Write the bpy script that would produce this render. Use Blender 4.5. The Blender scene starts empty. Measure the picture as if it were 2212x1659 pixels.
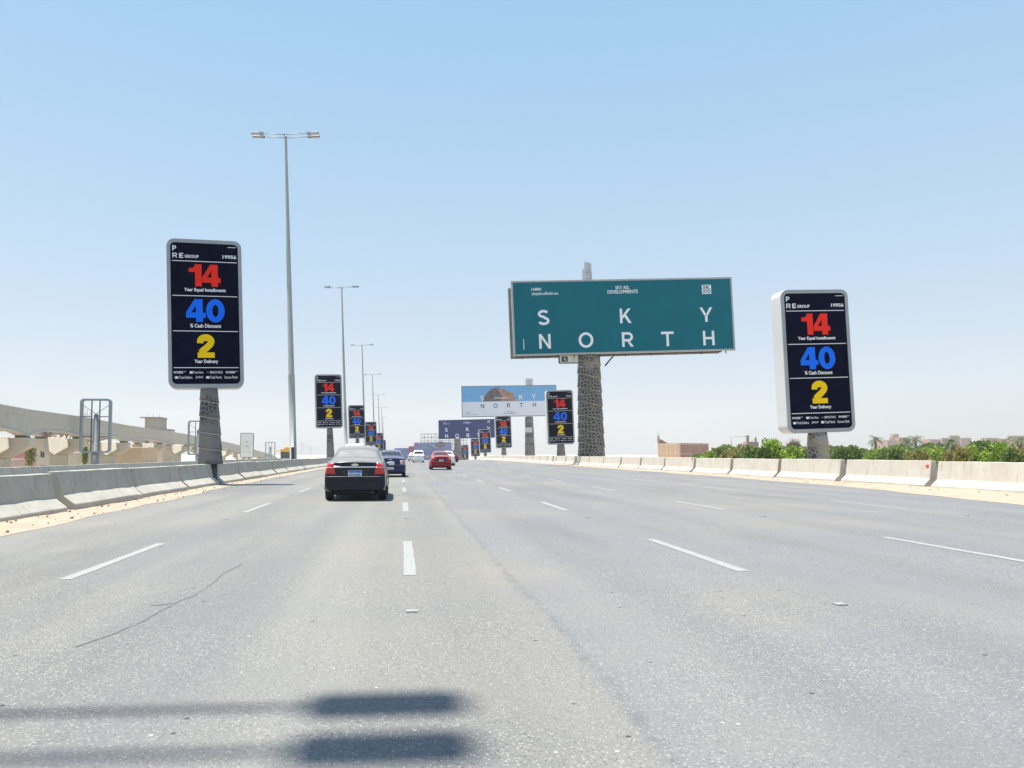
import bpy, bmesh, math, random
from mathutils import Vector, Matrix
random.seed(7)
sc = bpy.context.scene
COL = sc.collection
R = math.radians
# ------------------------------------------------------------------ camera, sky, sun
F, PX, PY = 1650.0, 998.0, 894.0            # focal length and principal point, pixels of a 2212 px wide picture
YAW, PITCH, CAMZ = R(4.5), R(3.0), 1.28
cd = bpy.data.cameras.new('camera'); cam = bpy.data.objects.new('camera', cd); COL.objects.link(cam)
cam.location = (0, 0, CAMZ)
cam.rotation_euler = (R(90)+PITCH, 0, -YAW)
cd.sensor_width = 36; cd.lens = 36*F/2212
cd.shift_x = (1106-PX)/2212; cd.shift_y = (PY-829.5)/2212
cd.clip_start = .1; cd.clip_end = 20000
sc.camera = cam
RM = cam.rotation_euler.to_matrix()
def at(px, py, D):
    d = RM @ Vector(((px-PX)/F, (PY-py)/F, -1))
    return Vector((0, 0, CAMZ)) + d*(D/d.y)

SUN_LAT, SUN_FWD = .24, .035                # shadow shift per metre of height
sdir = Vector((-SUN_LAT, SUN_FWD, 1)).normalized()
wo = bpy.data.worlds.new("World"); sc.world = wo; wo.use_nodes = True
nt = wo.node_tree; bg = nt.nodes['Background']
sky = nt.nodes.new('ShaderNodeTexSky'); sky.sky_type = 'NISHITA'; sky.sun_disc = False
sky.sun_elevation = math.asin(sdir.z); sky.sun_rotation = math.atan2(sdir.x, sdir.y)
sky.altitude = 50; sky.air_density = 1.0; sky.dust_density = 1.6; sky.ozone_density = 1.2
# a milky summer sky: the physical sky blended with a paler hazy gradient by elevation
wtc = nt.nodes.new('ShaderNodeTexCoord'); wsx = nt.nodes.new('ShaderNodeSeparateXYZ'); nt.links.new(wtc.outputs['Generated'], wsx.inputs[0])
wr_ = nt.nodes.new('ShaderNodeValToRGB'); nt.links.new(wsx.outputs[2], wr_.inputs[0])
SK = [(0.0, (.365, .378, .380)), (.10, (.325, .362, .400)), (.27, (.252, .347, .432)), (.52, (.176, .306, .432)), (1.0, (.075, .18, .42))]
el = wr_.color_ramp.elements
el[0].position, el[0].color = SK[0][0], (*SK[0][1], 1); el[1].position, el[1].color = SK[-1][0], (*SK[-1][1], 1)
for p_, c_ in SK[1:-1]: e_ = el.new(p_); e_.color = (*c_, 1)
wsc = nt.nodes.new('ShaderNodeVectorMath'); wsc.operation = 'SCALE'; nt.links.new(wr_.outputs[0], wsc.inputs[0]); SKY_S = .12; wsc.inputs['Scale'].default_value = 1/SKY_S
wmx = nt.nodes.new('ShaderNodeMix'); wmx.data_type = 'RGBA'; wmx.inputs[0].default_value = .85
nt.links.new(sky.outputs[0], wmx.inputs[6]); nt.links.new(wsc.outputs[0], wmx.inputs[7])
nt.links.new(wmx.outputs[2], bg.inputs[0]); bg.inputs[1].default_value = SKY_S
sl = bpy.data.lights.new('sun', 'SUN'); sl.energy = 4.7; sl.angle = R(.53); sl.color = (1, .95, .87)
so = bpy.data.objects.new('sun', sl); COL.objects.link(so); so.rotation_euler = sdir.to_track_quat('Z', 'Y').to_euler()
sc.view_settings.view_transform = 'Standard'; sc.view_settings.look = 'None'
sc.view_settings.exposure = .95; sc.view_settings.gamma = 1
sc.cycles.max_bounces = 6; sc.cycles.transparent_max_bounces = 12; sc.cycles.volume_bounces = 1

# ------------------------------------------------------------------ materials
MC = {}
def mat(name, col, rough=.6, metal=0, coat=0, spec=.5, noise=0, nscale=3, col2=None, bump=0, bscale=20, emit=None):
    if name in MC: return MC[name]
    m = bpy.data.materials.new(name); m.use_nodes = True; MC[name] = m
    n = m.node_tree; b = n.nodes['Principled BSDF']
    b.inputs['Base Color'].default_value = (*col, 1); b.inputs['Roughness'].default_value = rough
    b.inputs['Metallic'].default_value = metal; b.inputs['Coat Weight'].default_value = coat
    b.inputs['Specular IOR Level'].default_value = spec
    tc = n.nodes.new('ShaderNodeTexCoord')
    if noise:
        t = n.nodes.new('ShaderNodeTexNoise'); t.inputs['Scale'].default_value = nscale; t.inputs['Detail'].default_value = 6
        t.inputs['Roughness'].default_value = .65
        n.links.new(tc.outputs['Object'], t.inputs['Vector'])
        r = n.nodes.new('ShaderNodeValToRGB')
        r.color_ramp.elements[0].position = .35; r.color_ramp.elements[1].position = .68
        c2 = col2 or tuple(c*(1-noise) for c in col)
        r.color_ramp.elements[0].color = (*c2, 1); r.color_ramp.elements[1].color = (*col, 1)
        n.links.new(t.outputs['Fac'], r.inputs[0]); n.links.new(r.outputs[0], b.inputs['Base Color'])
    if bump:
        t2 = n.nodes.new('ShaderNodeTexNoise'); t2.inputs['Scale'].default_value = bscale; t2.inputs['Detail'].default_value = 5
        n.links.new(tc.outputs['Object'], t2.inputs['Vector'])
        bu = n.nodes.new('ShaderNodeBump'); bu.inputs['Strength'].default_value = bump; bu.inputs['Distance'].default_value = .02
        n.links.new(t2.outputs['Fac'], bu.inputs['Height']); n.links.new(bu.outputs[0], b.inputs['Normal'])
    return m
def mixnode(n, a, b_, fac):
    x = n.nodes.new('ShaderNodeMix'); x.data_type = 'RGBA'
    for s, v in ((6, a), (7, b_), (0, fac)):
        if hasattr(v, 'is_linked') or hasattr(v, 'links'): n.links.new(v, x.inputs[s])
        else: x.inputs[s].default_value = v if s == 0 else (*v, 1)
    return x.outputs[2]
def nz(n, vec, scale, detail=4, rough=.6, lo=.4, hi=.6):
    t = n.nodes.new('ShaderNodeTexNoise'); t.inputs['Scale'].default_value = scale; t.inputs['Detail'].default_value = detail
    t.inputs['Roughness'].default_value = rough; n.links.new(vec, t.inputs['Vector'])
    mr = n.nodes.new('ShaderNodeMapRange'); mr.inputs[1].default_value = lo; mr.inputs[2].default_value = hi
    n.links.new(t.outputs['Fac'], mr.inputs[0]); return mr.outputs[0]
def mapping(n, src, scale):
    m = n.nodes.new('ShaderNodeMapping'); m.inputs['Scale'].default_value = scale; n.links.new(src, m.inputs['Vector']); return m.outputs[0]
def mul(n, a, k):
    m = n.nodes.new('ShaderNodeMath'); m.operation = 'MULTIPLY'; n.links.new(a, m.inputs[0])
    if isinstance(k, (int, float)): m.inputs[1].default_value = k
    else: n.links.new(k, m.inputs[1])
    return m.outputs[0]

def asphalt_mat():
    m = bpy.data.materials.new('asphalt'); m.use_nodes = True; n = m.node_tree; b = n.nodes['Principled BSDF']
    tc = n.nodes.new('ShaderNodeTexCoord').outputs['Object']
    def thr(s, lo, hi):
        q = n.nodes.new('ShaderNodeMapRange'); q.inputs[1].default_value = lo; q.inputs[2].default_value = hi; n.links.new(s, q.inputs[0]); return q.outputs[0]
    streak = mapping(n, tc, (1, .045, 1))
    c = mixnode(n, (0.160, 0.159, 0.150), (0.198, 0.196, 0.183), nz(n, streak, .9, 5, .6, .36, .64))
    # the strip right of the paving seam was laid later and is a little bluer
    sx = n.nodes.new('ShaderNodeSeparateXYZ'); n.links.new(tc, sx.inputs[0])
    wobx = n.nodes.new('ShaderNodeMath'); wobx.operation = 'ADD'; n.links.new(sx.outputs[0], wobx.inputs[0]); n.links.new(mul(n, nz(n, mapping(n, tc, (1, .3, 1)), 2, 3, .5, .2, .8), .12), wobx.inputs[1])
    c = mixnode(n, c, (.150, .157, .170), mul(n, thr(wobx.outputs[0], 1.12, 1.22), .62))
    c = mixnode(n, c, (0.225, 0.208, 0.170), mul(n, nz(n, tc, .17, 4, .6, .46, .66), .65))
    c = mixnode(n, c, (0.110, 0.113, 0.117), mul(n, nz(n, mapping(n, tc, (1, .14, 1)), .42, 5, .55, .52, .72), .75))
    c = mixnode(n, c, (0.113, 0.107, 0.098), mul(n, nz(n, mapping(n, tc, (1, .3, 1)), .21, 6, .6, .57, .68), .6))
    w = n.nodes.new('ShaderNodeMath'); w.operation = 'SINE'; n.links.new(mul(n, sx.outputs[0], 2*math.pi/1.76), w.inputs[0])
    c = mixnode(n, c, (0.139, 0.141, 0.142), mul(n, mul(n, thr(w.outputs[0], -.2, 1), .6), nz(n, mapping(n, tc, (1, .1, 1)), .6, 3, .5, .3, .6)))
    # rubber streaks and drips
    c = mixnode(n, c, (0.077, 0.077, 0.079), mul(n, nz(n, mapping(n, tc, (1, .018, 1)), 5.5, 4, .6, .66, .76), .45))
    c = mixnode(n, c, (0.063, 0.063, 0.063), mul(n, nz(n, mapping(n, tc, (1, .5, 1)), 1.9, 5, .7, .76, .80), .3))
    # paving seam: a faint broken band along x = 1.2
    sd = n.nodes.new('ShaderNodeMath'); sd.operation = 'SUBTRACT'; n.links.new(wobx.outputs[0], sd.inputs[0]); sd.inputs[1].default_value = 1.2
    sa = n.nodes.new('ShaderNodeMath'); sa.operation = 'ABSOLUTE'; n.links.new(sd.outputs[0], sa.inputs[0])
    c = mixnode(n, c, (.095, .098, .108), mul(n, mul(n, thr(sa.outputs[0], .065, .02), nz(n, tc, 5, 5, .7, .38, .62)), .5))
    # aggregate: pale and dark stones, more of them exposed in some patches than in others
    v = n.nodes.new('ShaderNodeTexVoronoi'); v.inputs['Scale'].default_value = 70; n.links.new(tc, v.inputs['Vector'])
    sp = n.nodes.new('ShaderNodeSeparateColor'); n.links.new(v.outputs['Color'], sp.inputs[0])
    core = thr(v.outputs['Distance'], .55, .3)
    expo = nz(n, tc, .5, 4, .6, .3, .62)
    ex2 = n.nodes.new('ShaderNodeMapRange'); ex2.inputs[3].default_value = .25; ex2.inputs[4].default_value = 1; n.links.new(expo, ex2.inputs[0])
    c = mixnode(n, c, (.40, .385, .335), mul(n, mul(n, mul(n, thr(sp.outputs[0], .60, .70), core), .8), ex2.outputs[0]))
    c = mixnode(n, c, (.055, .057, .06), mul(n, mul(n, mul(n, thr(sp.outputs[1], .60, .70), core), .7), ex2.outputs[0]))
    v2 = n.nodes.new('ShaderNodeTexVoronoi'); v2.inputs['Scale'].default_value = 15; n.links.new(tc, v2.inputs['Vector'])
    sp2 = n.nodes.new('ShaderNodeSeparateColor'); n.links.new(v2.outputs['Color'], sp2.inputs[0])
    c = mixnode(n, c, (0.414, 0.398, 0.333), mul(n, thr(sp2.outputs[0], .965, .975), thr(v2.outputs['Distance'], .17, .12)))
    c = mixnode(n, c, (0.045, 0.045, 0.045), mul(n, thr(sp2.outputs[1], .992, .995), thr(v2.outputs['Distance'], .3, .2)))
    n.links.new(c, b.inputs['Base Color']); b.inputs['Roughness'].default_value = .82; b.inputs['Specular IOR Level'].default_value = .35
    bu = n.nodes.new('ShaderNodeBump'); bu.inputs['Strength'].default_value = .55; bu.inputs['Distance'].default_value = .006
    n.links.new(thr(v.outputs['Distance'], .6, 0), bu.inputs['Height']); n.links.new(bu.outputs[0], b.inputs['Normal'])
    return m
M_ROAD = asphalt_mat()

def paint_mat():
    m = bpy.data.materials.new('worn_white_paint'); m.use_nodes = True; n = m.node_tree; b = n.nodes['Principled BSDF']
    tc = n.nodes.new('ShaderNodeTexCoord').outputs['Object']
    c = mixnode(n, (.315, .318, .30), (.205, .205, .20), nz(n, tc, 30, 5, .75, .42, .62))
    c = mixnode(n, c, (.24, .238, .23), mul(n, nz(n, tc, 3.5, 5, .7, .48, .66), .75))
    n.links.new(c, b.inputs['Base Color']); b.inputs['Roughness'].default_value = .8; return m
M_PAINT = paint_mat()

def lattice_mat(name, base, hole, scale, alpha=False, dust_sheen=(.30, .27, .22), pat=(.36, .46)):
    """sheet metal with a pierced petal pattern, laid out on the sheet's own UV map"""
    m = bpy.data.materials.new(name); m.use_nodes = True; n = m.node_tree; b = n.nodes['Principled BSDF']
    uv = n.nodes.new('ShaderNodeTexCoord').outputs['UV']
    v = n.nodes.new('ShaderNodeTexVoronoi'); v.voronoi_dimensions = '2D'; v.feature = 'DISTANCE_TO_EDGE'; v.inputs['Scale'].default_value = scale
    v.inputs['Randomness'].default_value = .75
    n.links.new(uv, v.inputs['Vector'])
    q = n.nodes.new('ShaderNodeMapRange'); q.inputs[1].default_value = .10; q.inputs[2].default_value = .17; n.links.new(v.outputs['Distance'], q.inputs[0])
    patch = nz(n, n.nodes.new('ShaderNodeTexCoord').outputs['Object'], .7, 3, .5, *pat)
    h = mul(n, q.outputs[0], patch) if not alpha else q.outputs[0]
    c = mixnode(n, base, dust_sheen, nz(n, n.nodes.new('ShaderNodeTexCoord').outputs['Object'], .8, 5, .6, .4, .65))
    if alpha:
        inv = n.nodes.new('ShaderNodeMath'); inv.operation = 'SUBTRACT'; inv.inputs[0].default_value = 1; n.links.new(mul(n, h, .85), inv.inputs[1])
        n.links.new(inv.outputs[0], b.inputs['Alpha'])
    else:
        c = mixnode(n, c, hole, h)
        bu = n.nodes.new('ShaderNodeBump'); bu.invert = True; bu.inputs['Strength'].default_value = .8; bu.inputs['Distance'].default_value = .03
        n.links.new(h, bu.inputs['Height']); n.links.new(bu.outputs[0], b.inputs['Normal'])
    n.links.new(c, b.inputs['Base Color']); b.inputs['Roughness'].default_value = .55; b.inputs['Metallic'].default_value = .2
    return m

def concrete_mat(name, c1, c2, stain):
    m = bpy.data.materials.new(name); m.use_nodes = True; n = m.node_tree; b = n.nodes['Principled BSDF']
    tc = n.nodes.new('ShaderNodeTexCoord').outputs['Object']
    oi = n.nodes.new('ShaderNodeObjectInfo')
    va = n.nodes.new('ShaderNodeVectorMath'); va.operation = 'ADD'; n.links.new(tc, va.inputs[0])
    cb = n.nodes.new('ShaderNodeCombineXYZ'); n.links.new(mul(n, oi.outputs['Random'], 60), cb.inputs[1]); n.links.new(cb.outputs[0], va.inputs[1])
    p = va.outputs[0]
    c = mixnode(n, c1, c2, nz(n, p, 1.3, 5, .6, .35, .65))
    c = mixnode(n, c, tuple(x*.86 for x in c1), mul(n, oi.outputs['Random'], .5))
    c = mixnode(n, c, stain, mul(n, nz(n, mapping(n, p, (1, 1, .18)), 6, 6, .7, .52, .72), .75))
    c = mixnode(n, c, tuple(x*.35 for x in stain), mul(n, nz(n, mapping(n, p, (3, 1.2, .5)), 3.1, 6, .8, .63, .70), .7))
    n.links.new(c, b.inputs['Base Color']); b.inputs['Roughness'].default_value = .85; b.inputs['Specular IOR Level'].default_value = .25
    bu = n.nodes.new('ShaderNodeBump'); bu.inputs['Strength'].default_value = .35; bu.inputs['Distance'].default_value = .012
    n.links.new(nz(n, p, 16, 6, .7, .2, .8), bu.inputs['Height']); n.links.new(bu.outputs[0], b.inputs['Normal'])
    return m
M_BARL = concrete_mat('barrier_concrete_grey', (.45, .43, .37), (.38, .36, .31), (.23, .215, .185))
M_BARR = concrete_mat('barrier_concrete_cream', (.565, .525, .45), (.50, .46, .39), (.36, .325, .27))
M_BEAM = concrete_mat('viaduct_concrete', (.50, .475, .41), (.44, .42, .36), (.33, .30, .26))
M_CAP = concrete_mat('viaduct_cap_concrete', (.56, .52, .42), (.50, .46, .38), (.36, .32, .25))
M_SAND = mat('sand', (.41, .335, .255), .95, noise=.22, nscale=2.2, bump=.6, bscale=25, spec=.1)
M_EARTH = mat('dusty_earth', (.46, .40, .31), .95, noise=.25, nscale=.05, spec=.1)
M_WHITE = mat('white_vinyl', (.80, .82, .84), .5)
M_BLACKP = mat('poster_navy', (.0006, .0026, .020), .6, noise=.4, nscale=1.5, spec=0)
M_RED = mat('red_vinyl', (.85, .028, .012), .6, spec=.1)
M_BLUE = mat('blue_vinyl', (.002, .16, .90), .6, spec=.1)
M_YEL = mat('yellow_vinyl', (.90, .60, .002), .6, spec=.1)
M_CASE = mat('sign_casing_grey', (.36, .385, .40), .5, metal=.15, noise=.2, nscale=2.5)
M_CASEW = mat('sign_casing_lit_side', (.66, .65, .62), .5, noise=.12, nscale=2)  # sides whiter than the grey front: sun and shade put into colour
M_TEAL = mat('teal_vinyl', (0, .146, .192), .6, noise=.12, nscale=.4, spec=0)
M_NAVY = mat('navy_vinyl', (.020, .035, .15), .6, spec=0, noise=.1, nscale=.4)
M_GALV = mat('galvanised_steel', (.42, .44, .43), .5, metal=.3, noise=.2, nscale=3)
M_LAMP = mat('lamp_pole_paint', (.38, .40, .37), .5, metal=.2, noise=.15, nscale=1.2)
M_DARK = mat('dark_steel', (.06, .062, .065), .6, noise=.3, nscale=4)
M_TYRE = mat('tyre_rubber', (.018, .018, .019), .85)
M_RIM = mat('wheel_rim', (.30, .30, .31), .35, metal=.7)
M_UNDER = mat('car_underside', (.006, .006, .007), .9)
M_CHROME = mat('chrome', (.75, .75, .76), .12, metal=1)
M_PLATEW = mat('plate_white', (.62, .66, .72), .5)
M_PLATEB = mat('plate_blue', (.02, .16, .62), .5)
M_PLATEG = mat('plate_figures', (.16, .20, .30), .6)
M_LENS = mat('tail_lens_red', (.50, .010, .014), .12, coat=.6)
M_LENSW = mat('tail_lens_clear', (.75, .70, .68), .12, coat=.6)
M_BRICK = None
def brick_mat(name, c1, c2, mortar, sc_=4):
    m = bpy.data.materials.new(name); m.use_nodes = True; n = m.node_tree; b = n.nodes['Principled BSDF']
    tc = n.nodes.new('ShaderNodeTexCoord').outputs['Object']
    c = mixnode(n, c1, c2, nz(n, tc, 1.1, 6, .7, .4, .6))
    c = mixnode(n, c, mortar, mul(n, nz(n, tc, 4.5, 4, .7, .5, .7), .5))
    n.links.new(c, b.inputs['Base Color']); b.inputs['Roughness'].default_value = .9; return m
M_BRICK = brick_mat('red_brick', (.34, .16, .11), (.27, .125, .09), (.42, .33, .27))
M_BRICK2 = brick_mat('pale_brick', (.42, .29, .23), (.33, .22, .18), (.46, .40, .34))
M_BRICKT = brick_mat('tan_brick', (.50, .33, .20), (.42, .27, .17), (.52, .42, .32))
M_RCONC = mat('frame_concrete', (.40, .34, .28), .9, noise=.2, nscale=2)
M_CREAM = mat('cream_render', (.60, .53, .43), .9, noise=.15, nscale=1.2)
M_WIN = mat('window_dark', (.03, .035, .04), .2)
def leaf_mat(name, c1, c2, tr=.25):
    m = bpy.data.materials.new(name); m.use_nodes = True; n = m.node_tree; b = n.nodes['Principled BSDF']
    tc = n.nodes.new('ShaderNodeTexCoord').outputs['Object']
    g = n.nodes.new('ShaderNodeNewGeometry')
    c = mixnode(n, c1, c2, nz(n, tc, 1.7, 4, .6, .4, .62))
    c = mixnode(n, c, tuple(min(1, x*1.5) for x in c2), mul(n, g.outputs['Random Per Island'], .5))
    n.links.new(c, b.inputs['Base Color']); b.inputs['Roughness'].default_value = .6; b.inputs['Specular IOR Level'].default_value = .25
    t = n.nodes.new('ShaderNodeBsdfTranslucent'); n.links.new(c, t.inputs['Color'])
    ms = n.nodes.new('ShaderNodeMixShader'); ms.inputs[0].default_value = tr
    n.links.new(b.outputs[0], ms.inputs[1]); n.links.new(t.outputs[0], ms.inputs[2])
    n.links.new(ms.outputs[0], n.nodes['Material Output'].inputs['Surface']); return m
M_LEAF = [leaf_mat('leaf_dark', (.045, .085, .022), (.12, .18, .035)), leaf_mat('leaf_fresh', (.13, .22, .025), (.24, .34, .05)),
          leaf_mat('leaf_dry', (.17, .17, .045), (.24, .22, .07)), leaf_mat('leaf_palm', (.085, .105, .055), (.15, .165, .095))]
M_BARK = mat('bark', (.20, .15, .11), .95, noise=.4, nscale=6)

# ------------------------------------------------------------------ mesh helpers
class MB:
    def __init__(s): s.v = []; s.f = []; s.mi = []; s.sm = []; s.uv = {}
    def face(s, pts, m=0, smooth=False):
        i = len(s.v); s.v += [tuple(p) for p in pts]; s.f.append(list(range(i, i+len(pts)))); s.mi.append(m); s.sm.append(smooth)
    def box(s, x0, x1, y0, y1, z0, z1, m=0, X=None):
        p = [(x0,y0,z0),(x1,y0,z0),(x1,y1,z0),(x0,y1,z0),(x0,y0,z1),(x1,y0,z1),(x1,y1,z1),(x0,y1,z1)]
        if X is not None: p = [tuple(X @ Vector(q)) for q in p]
        i = len(s.v); s.v += p
        for q in ((0,3,2,1),(4,5,6,7),(0,1,5,4),(1,2,6,5),(2,3,7,6),(3,0,4,7)): s.f.append([i+k for k in q]); s.mi.append(m); s.sm.append(False)
    def prism(s, prof, axis, a, b, m=0, scale=None):
        """closed 2-D profile swept along an axis between a and b"""
        def put(u, w, t): return {'x': (t, u, w), 'y': (u, t, w), 'z': (u, w, t)}[axis]
        n = len(prof); i = len(s.v)
        s.v += [put(u, w, a) for u, w in prof] + [put(u, w, b) for u, w in prof]
        for k in range(n): s.f.append([i+k, i+(k+1) % n, i+n+(k+1) % n, i+n+k]); s.mi.append(m); s.sm.append(False)
        s.f.append([i+k for k in range(n)][::-1]); s.mi.append(m); s.sm.append(False)
        s.f.append([i+n+k for k in range(n)]); s.mi.append(m); s.sm.append(False)
    def rings(s, rings, m=0, closed=True, smooth=True, cap=True, uvs=False):
        i = len(s.v); n = len(rings[0])
        for r in rings: s.v += [tuple(p) for p in r]
        for a in range(len(rings)-1):
            for k in range(n if closed else n-1):
                s.f.append([i+a*n+k, i+a*n+(k+1) % n, i+(a+1)*n+(k+1) % n, i+(a+1)*n+k]); s.mi.append(m); s.sm.append(smooth)
                if uvs: s.uv[len(s.f)-1] = [(k/n, rings[a][k][2]), ((k+1)/n, rings[a][(k+1) % n][2]), ((k+1)/n, rings[a+1][(k+1) % n][2]), (k/n, rings[a+1][k][2])]
        if cap and closed:
            s.f.append([i+k for k in range(n)][::-1]); s.mi.append(m); s.sm.append(False)
            s.f.append([i+(len(rings)-1)*n+k for k in range(n)]); s.mi.append(m); s.sm.append(False)
    def tube(s, a, b, r0, r1=None, n=8, m=0, smooth=True):
        a, b = Vector(a), Vector(b); r1 = r0 if r1 is None else r1
        d = (b-a).normalized(); u = d.orthogonal().normalized(); w = d.cross(u)
        s.rings([[a+(u*math.cos(t)+w*math.sin(t))*r0 for t in [2*math.pi*k/n for k in range(n)]],
                 [b+(u*math.cos(t)+w*math.sin(t))*r1 for t in [2*math.pi*k/n for k in range(n)]]], m, smooth=smooth)
    def lathe(s, prof, n=24, m=0, c=(0,0), axis='z', **k):
        rr = []
        for r, z in prof:
            row = []
            for j in range(n):
                t = 2*math.pi*j/n; u, w = r*math.cos(t), r*math.sin(t)
                row.append((c[0]+u, c[1]+w, z) if axis == 'z' else (z, c[0]+u, c[1]+w))
            rr.append(row)
        s.rings(rr, m, **k)
    def build(s, name, mats, parent=None, loc=None, normals=True):
        me = bpy.data.meshes.new(name); me.from_pydata(s.v, [], s.f)
        for x in (mats if isinstance(mats, (list, tuple)) else [mats]): me.materials.append(x)
        for p, mi, sm in zip(me.polygons, s.mi, s.sm): p.material_index = mi; p.use_smooth = sm
        if s.uv:
            ul = me.uv_layers.new(name='UV')
            for fi, co in s.uv.items():
                for li, c in zip(me.polygons[fi].loop_indices, co): ul.data[li].uv = (c[0]*s.uvk, c[1])
        if normals:
            bm = bmesh.new(); bm.from_mesh(me); bmesh.ops.recalc_face_normals(bm, faces=bm.faces); bm.to_mesh(me); bm.free()
        me.validate(); me.update()
        o = bpy.data.objects.new(name, me); COL.objects.link(o)
        if parent: o.parent = parent
        if loc is not None: o.location = loc
        return o
    uvk = 4.0
def bevel(o, w, seg=2, ang=35):
    md = o.modifiers.new('edge', 'BEVEL'); md.width = w; md.segments = seg; md.limit_method = 'ANGLE'; md.angle_limit = R(ang); return o
def tag(o, label=None, cat=None, group=None, kind=None):
    if label: o['label'] = label
    if cat: o['category'] = cat
    if group: o['group'] = group
    if kind: o['kind'] = kind
    return o
def thing(name, label, cat, loc=(0,0,0), rot=(0,0,0), group=None, scale=1):
    o = bpy.data.objects.new(name, None); COL.objects.link(o); o.location = loc; o.rotation_euler = rot; o.scale = (scale,)*3
    o.empty_display_size = .3
    return tag(o, label, cat, group)
def kids(o): return [c for c in bpy.data.objects if c.parent == o]
def copy_tree(o, parent=None, label=None, tree=None):
    if tree is None:
        tree = {}
        for c in bpy.data.objects:
            if c.parent: tree.setdefault(c.parent.name, []).append(c)
    c = o.copy(); COL.objects.link(c)
    if parent: c.parent = parent
    if label: c['label'] = label
    for ch in tree.get(o.name, []): copy_tree(ch, c, None, tree)
    return c
LEAN = R(-2.0)      # the road is canted; everything upright leans the same way against it

# ------------------------------------------------------------------ terrain and road
def zc(D):
    """height of the carriageway: flat, then over a crest and down"""
    if D < 150: return 0.0
    if D < 330: return -1.6e-4*(D-150)**2
    if D < 480:
        t = D-330; s0 = -2*1.6e-4*180; return -1.6e-4*180**2 + s0*t - s0*t*t/300
    return -1.6e-4*180**2 - 2*1.6e-4*180*75
YS = [-60, -20, 0, 10, 20, 30, 40, 55, 70, 85, 100, 115, 130, 140, 150, 160, 170, 180, 190, 200, 215, 230, 250, 270, 290, 310, 330, 360, 400, 440, 480]
def interp(T, D):
    if D <= T[0][0]: return T[0][1]
    for (a, u), (b, v) in zip(T, T[1:]):
        if D <= b: return u+(v-u)*(D-a)/(b-a)
    return T[-1][1]
RB = [(-60, 19.75), (110, 19.85), (150, 20.1), (190, 21.2), (230, 23.2), (296, 26.6), (361, 28.5), (480, 32)]     # right barrier line
def strip(name, xl, xr, dz, material, ys=YS, parent=None, nx=1, jit=None):
    mb = MB(); rows = []
    for y in ys:
        a, b = xl(y), xr(y)
        rows.append([(a+(b-a)*k/nx, y, zc(y)+dz+(jit(a+(b-a)*k/nx, y, k) if jit else 0)) for k in range(nx+1)])
    mb.rings(rows, closed=False, smooth=True, cap=False)
    return mb.build(name, material, parent)
# ground: one sheet to the horizon
mb = MB(); rows = []
gx = [-6000, -1500, -500, -200, -90, -60, -45, -34, -28, -9.6, -8.6, -6, 0, 10, 18, 20.6, 21.0, 24, 30, 45, 70, 120, 300, 900, 2500, 6000]
def gz(x, y):
    b = zc(y)
    if x > 20.15:
        e = x-(interp(RB, y)-19.4)
        return b-.05-min(3.2, max(0, (e-21.2)*.35)) if y < 480 else b-.5
    if x < -9: return b-.55-(min(1.5, (-28-x)*.05) if x < -28 else 0)
    return b-.05
for y in YS+[600, 900, 1500, 3000, 6000, 9000]: rows.append([(x, y, gz(x, y)) for x in gx])
mb.rings(rows, closed=False, cap=False)
tag(mb.build('ground', M_EARTH), kind='structure')
road = tag(strip('road', lambda y: -7.3, lambda y: interp(RB, y)-.6, 0.0, M_ROAD), kind='structure')
tag(strip('opposite_road', lambda y: -25.6, lambda y: -8.75, -.5, M_ROAD), kind='structure')
ny = [y*.5 for y in range(-8, 60)]+[30+y*1.0 for y in range(0, 60)]+[90+y*3.0 for y in range(0, 60)]
_r = random.Random(3)
def sandjit(side):
    ph = [_r.uniform(0, 6) for _ in range(6)]
    def f(x, y, k):
        e = math.sin(y*1.3+ph[0])*.5+math.sin(y*3.1+ph[1])*.3+math.sin(y*.37+ph[2])*.6
        prof = (1, .75, .35, .1, -.02)[k] if side < 0 else (-.02, .1, .35, .75, 1)[k]
        return prof*(.055+.022*e) + _r.uniform(-.006, .006)*(prof > 0)
    return f
edge = {}
def wob(y, s): return .10*math.sin(y*.55+s)+.06*math.sin(y*1.7+2*s)+.05*math.sin(y*.13+s)
tag(strip('sand_verge', lambda y: -7.95, lambda y: interp([(0, -6.1), (19, -6.3), (32, -6.75), (60, -6.8)], y)+wob(y, 1)*.8, .006, M_SAND, ny, nx=4, jit=sandjit(-1)), kind='structure')
tag(strip('sand_verge', lambda y: interp(RB, y)-19.8+interp([(0, 14.6), (17, 15.1), (26, 17.0), (40, 17.8), (64, 18.1)], y)+wob(y, 4), lambda y: interp(RB, y)+.1, .006, M_SAND, ny, nx=4, jit=sandjit(1)), kind='structure')

# lane markings
lanes = [(-3.42, .13), (.09, .13), (3.72, .14), (7.4, .14), (11.75, .13)]
for li, (x, w) in enumerate(lanes):
    for k in range(-1, 18):
        y0 = 8.15+8.95*k; y1 = y0+3.15
        if li == 4: y0 -= .1
        mb = MB(); n = 6
        mb.rings([[(x-w/2+random.uniform(-.006, .006), y0+(y1-y0)*j/n, zc(y0)+.004), (x+w/2+random.uniform(-.006, .006), y0+(y1-y0)*j/n, zc(y0)+.004)] for j in range(n+1)], closed=False, cap=False, smooth=False)
        mb.build('lane_marking', M_PAINT, road)
        if k < 8:
            mb = MB(); ys = y0-1.85; mb.box(x-.045, x+.045, ys-.045, ys+.045, .002, .010, 0); mb.build('road_stud', M_PAINT, road)
M_SEAL = mat('crack_sealant', (.165, .165, .160), .8, col2=(.122, .122, .122), noise=.3, nscale=5, spec=.2)
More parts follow.
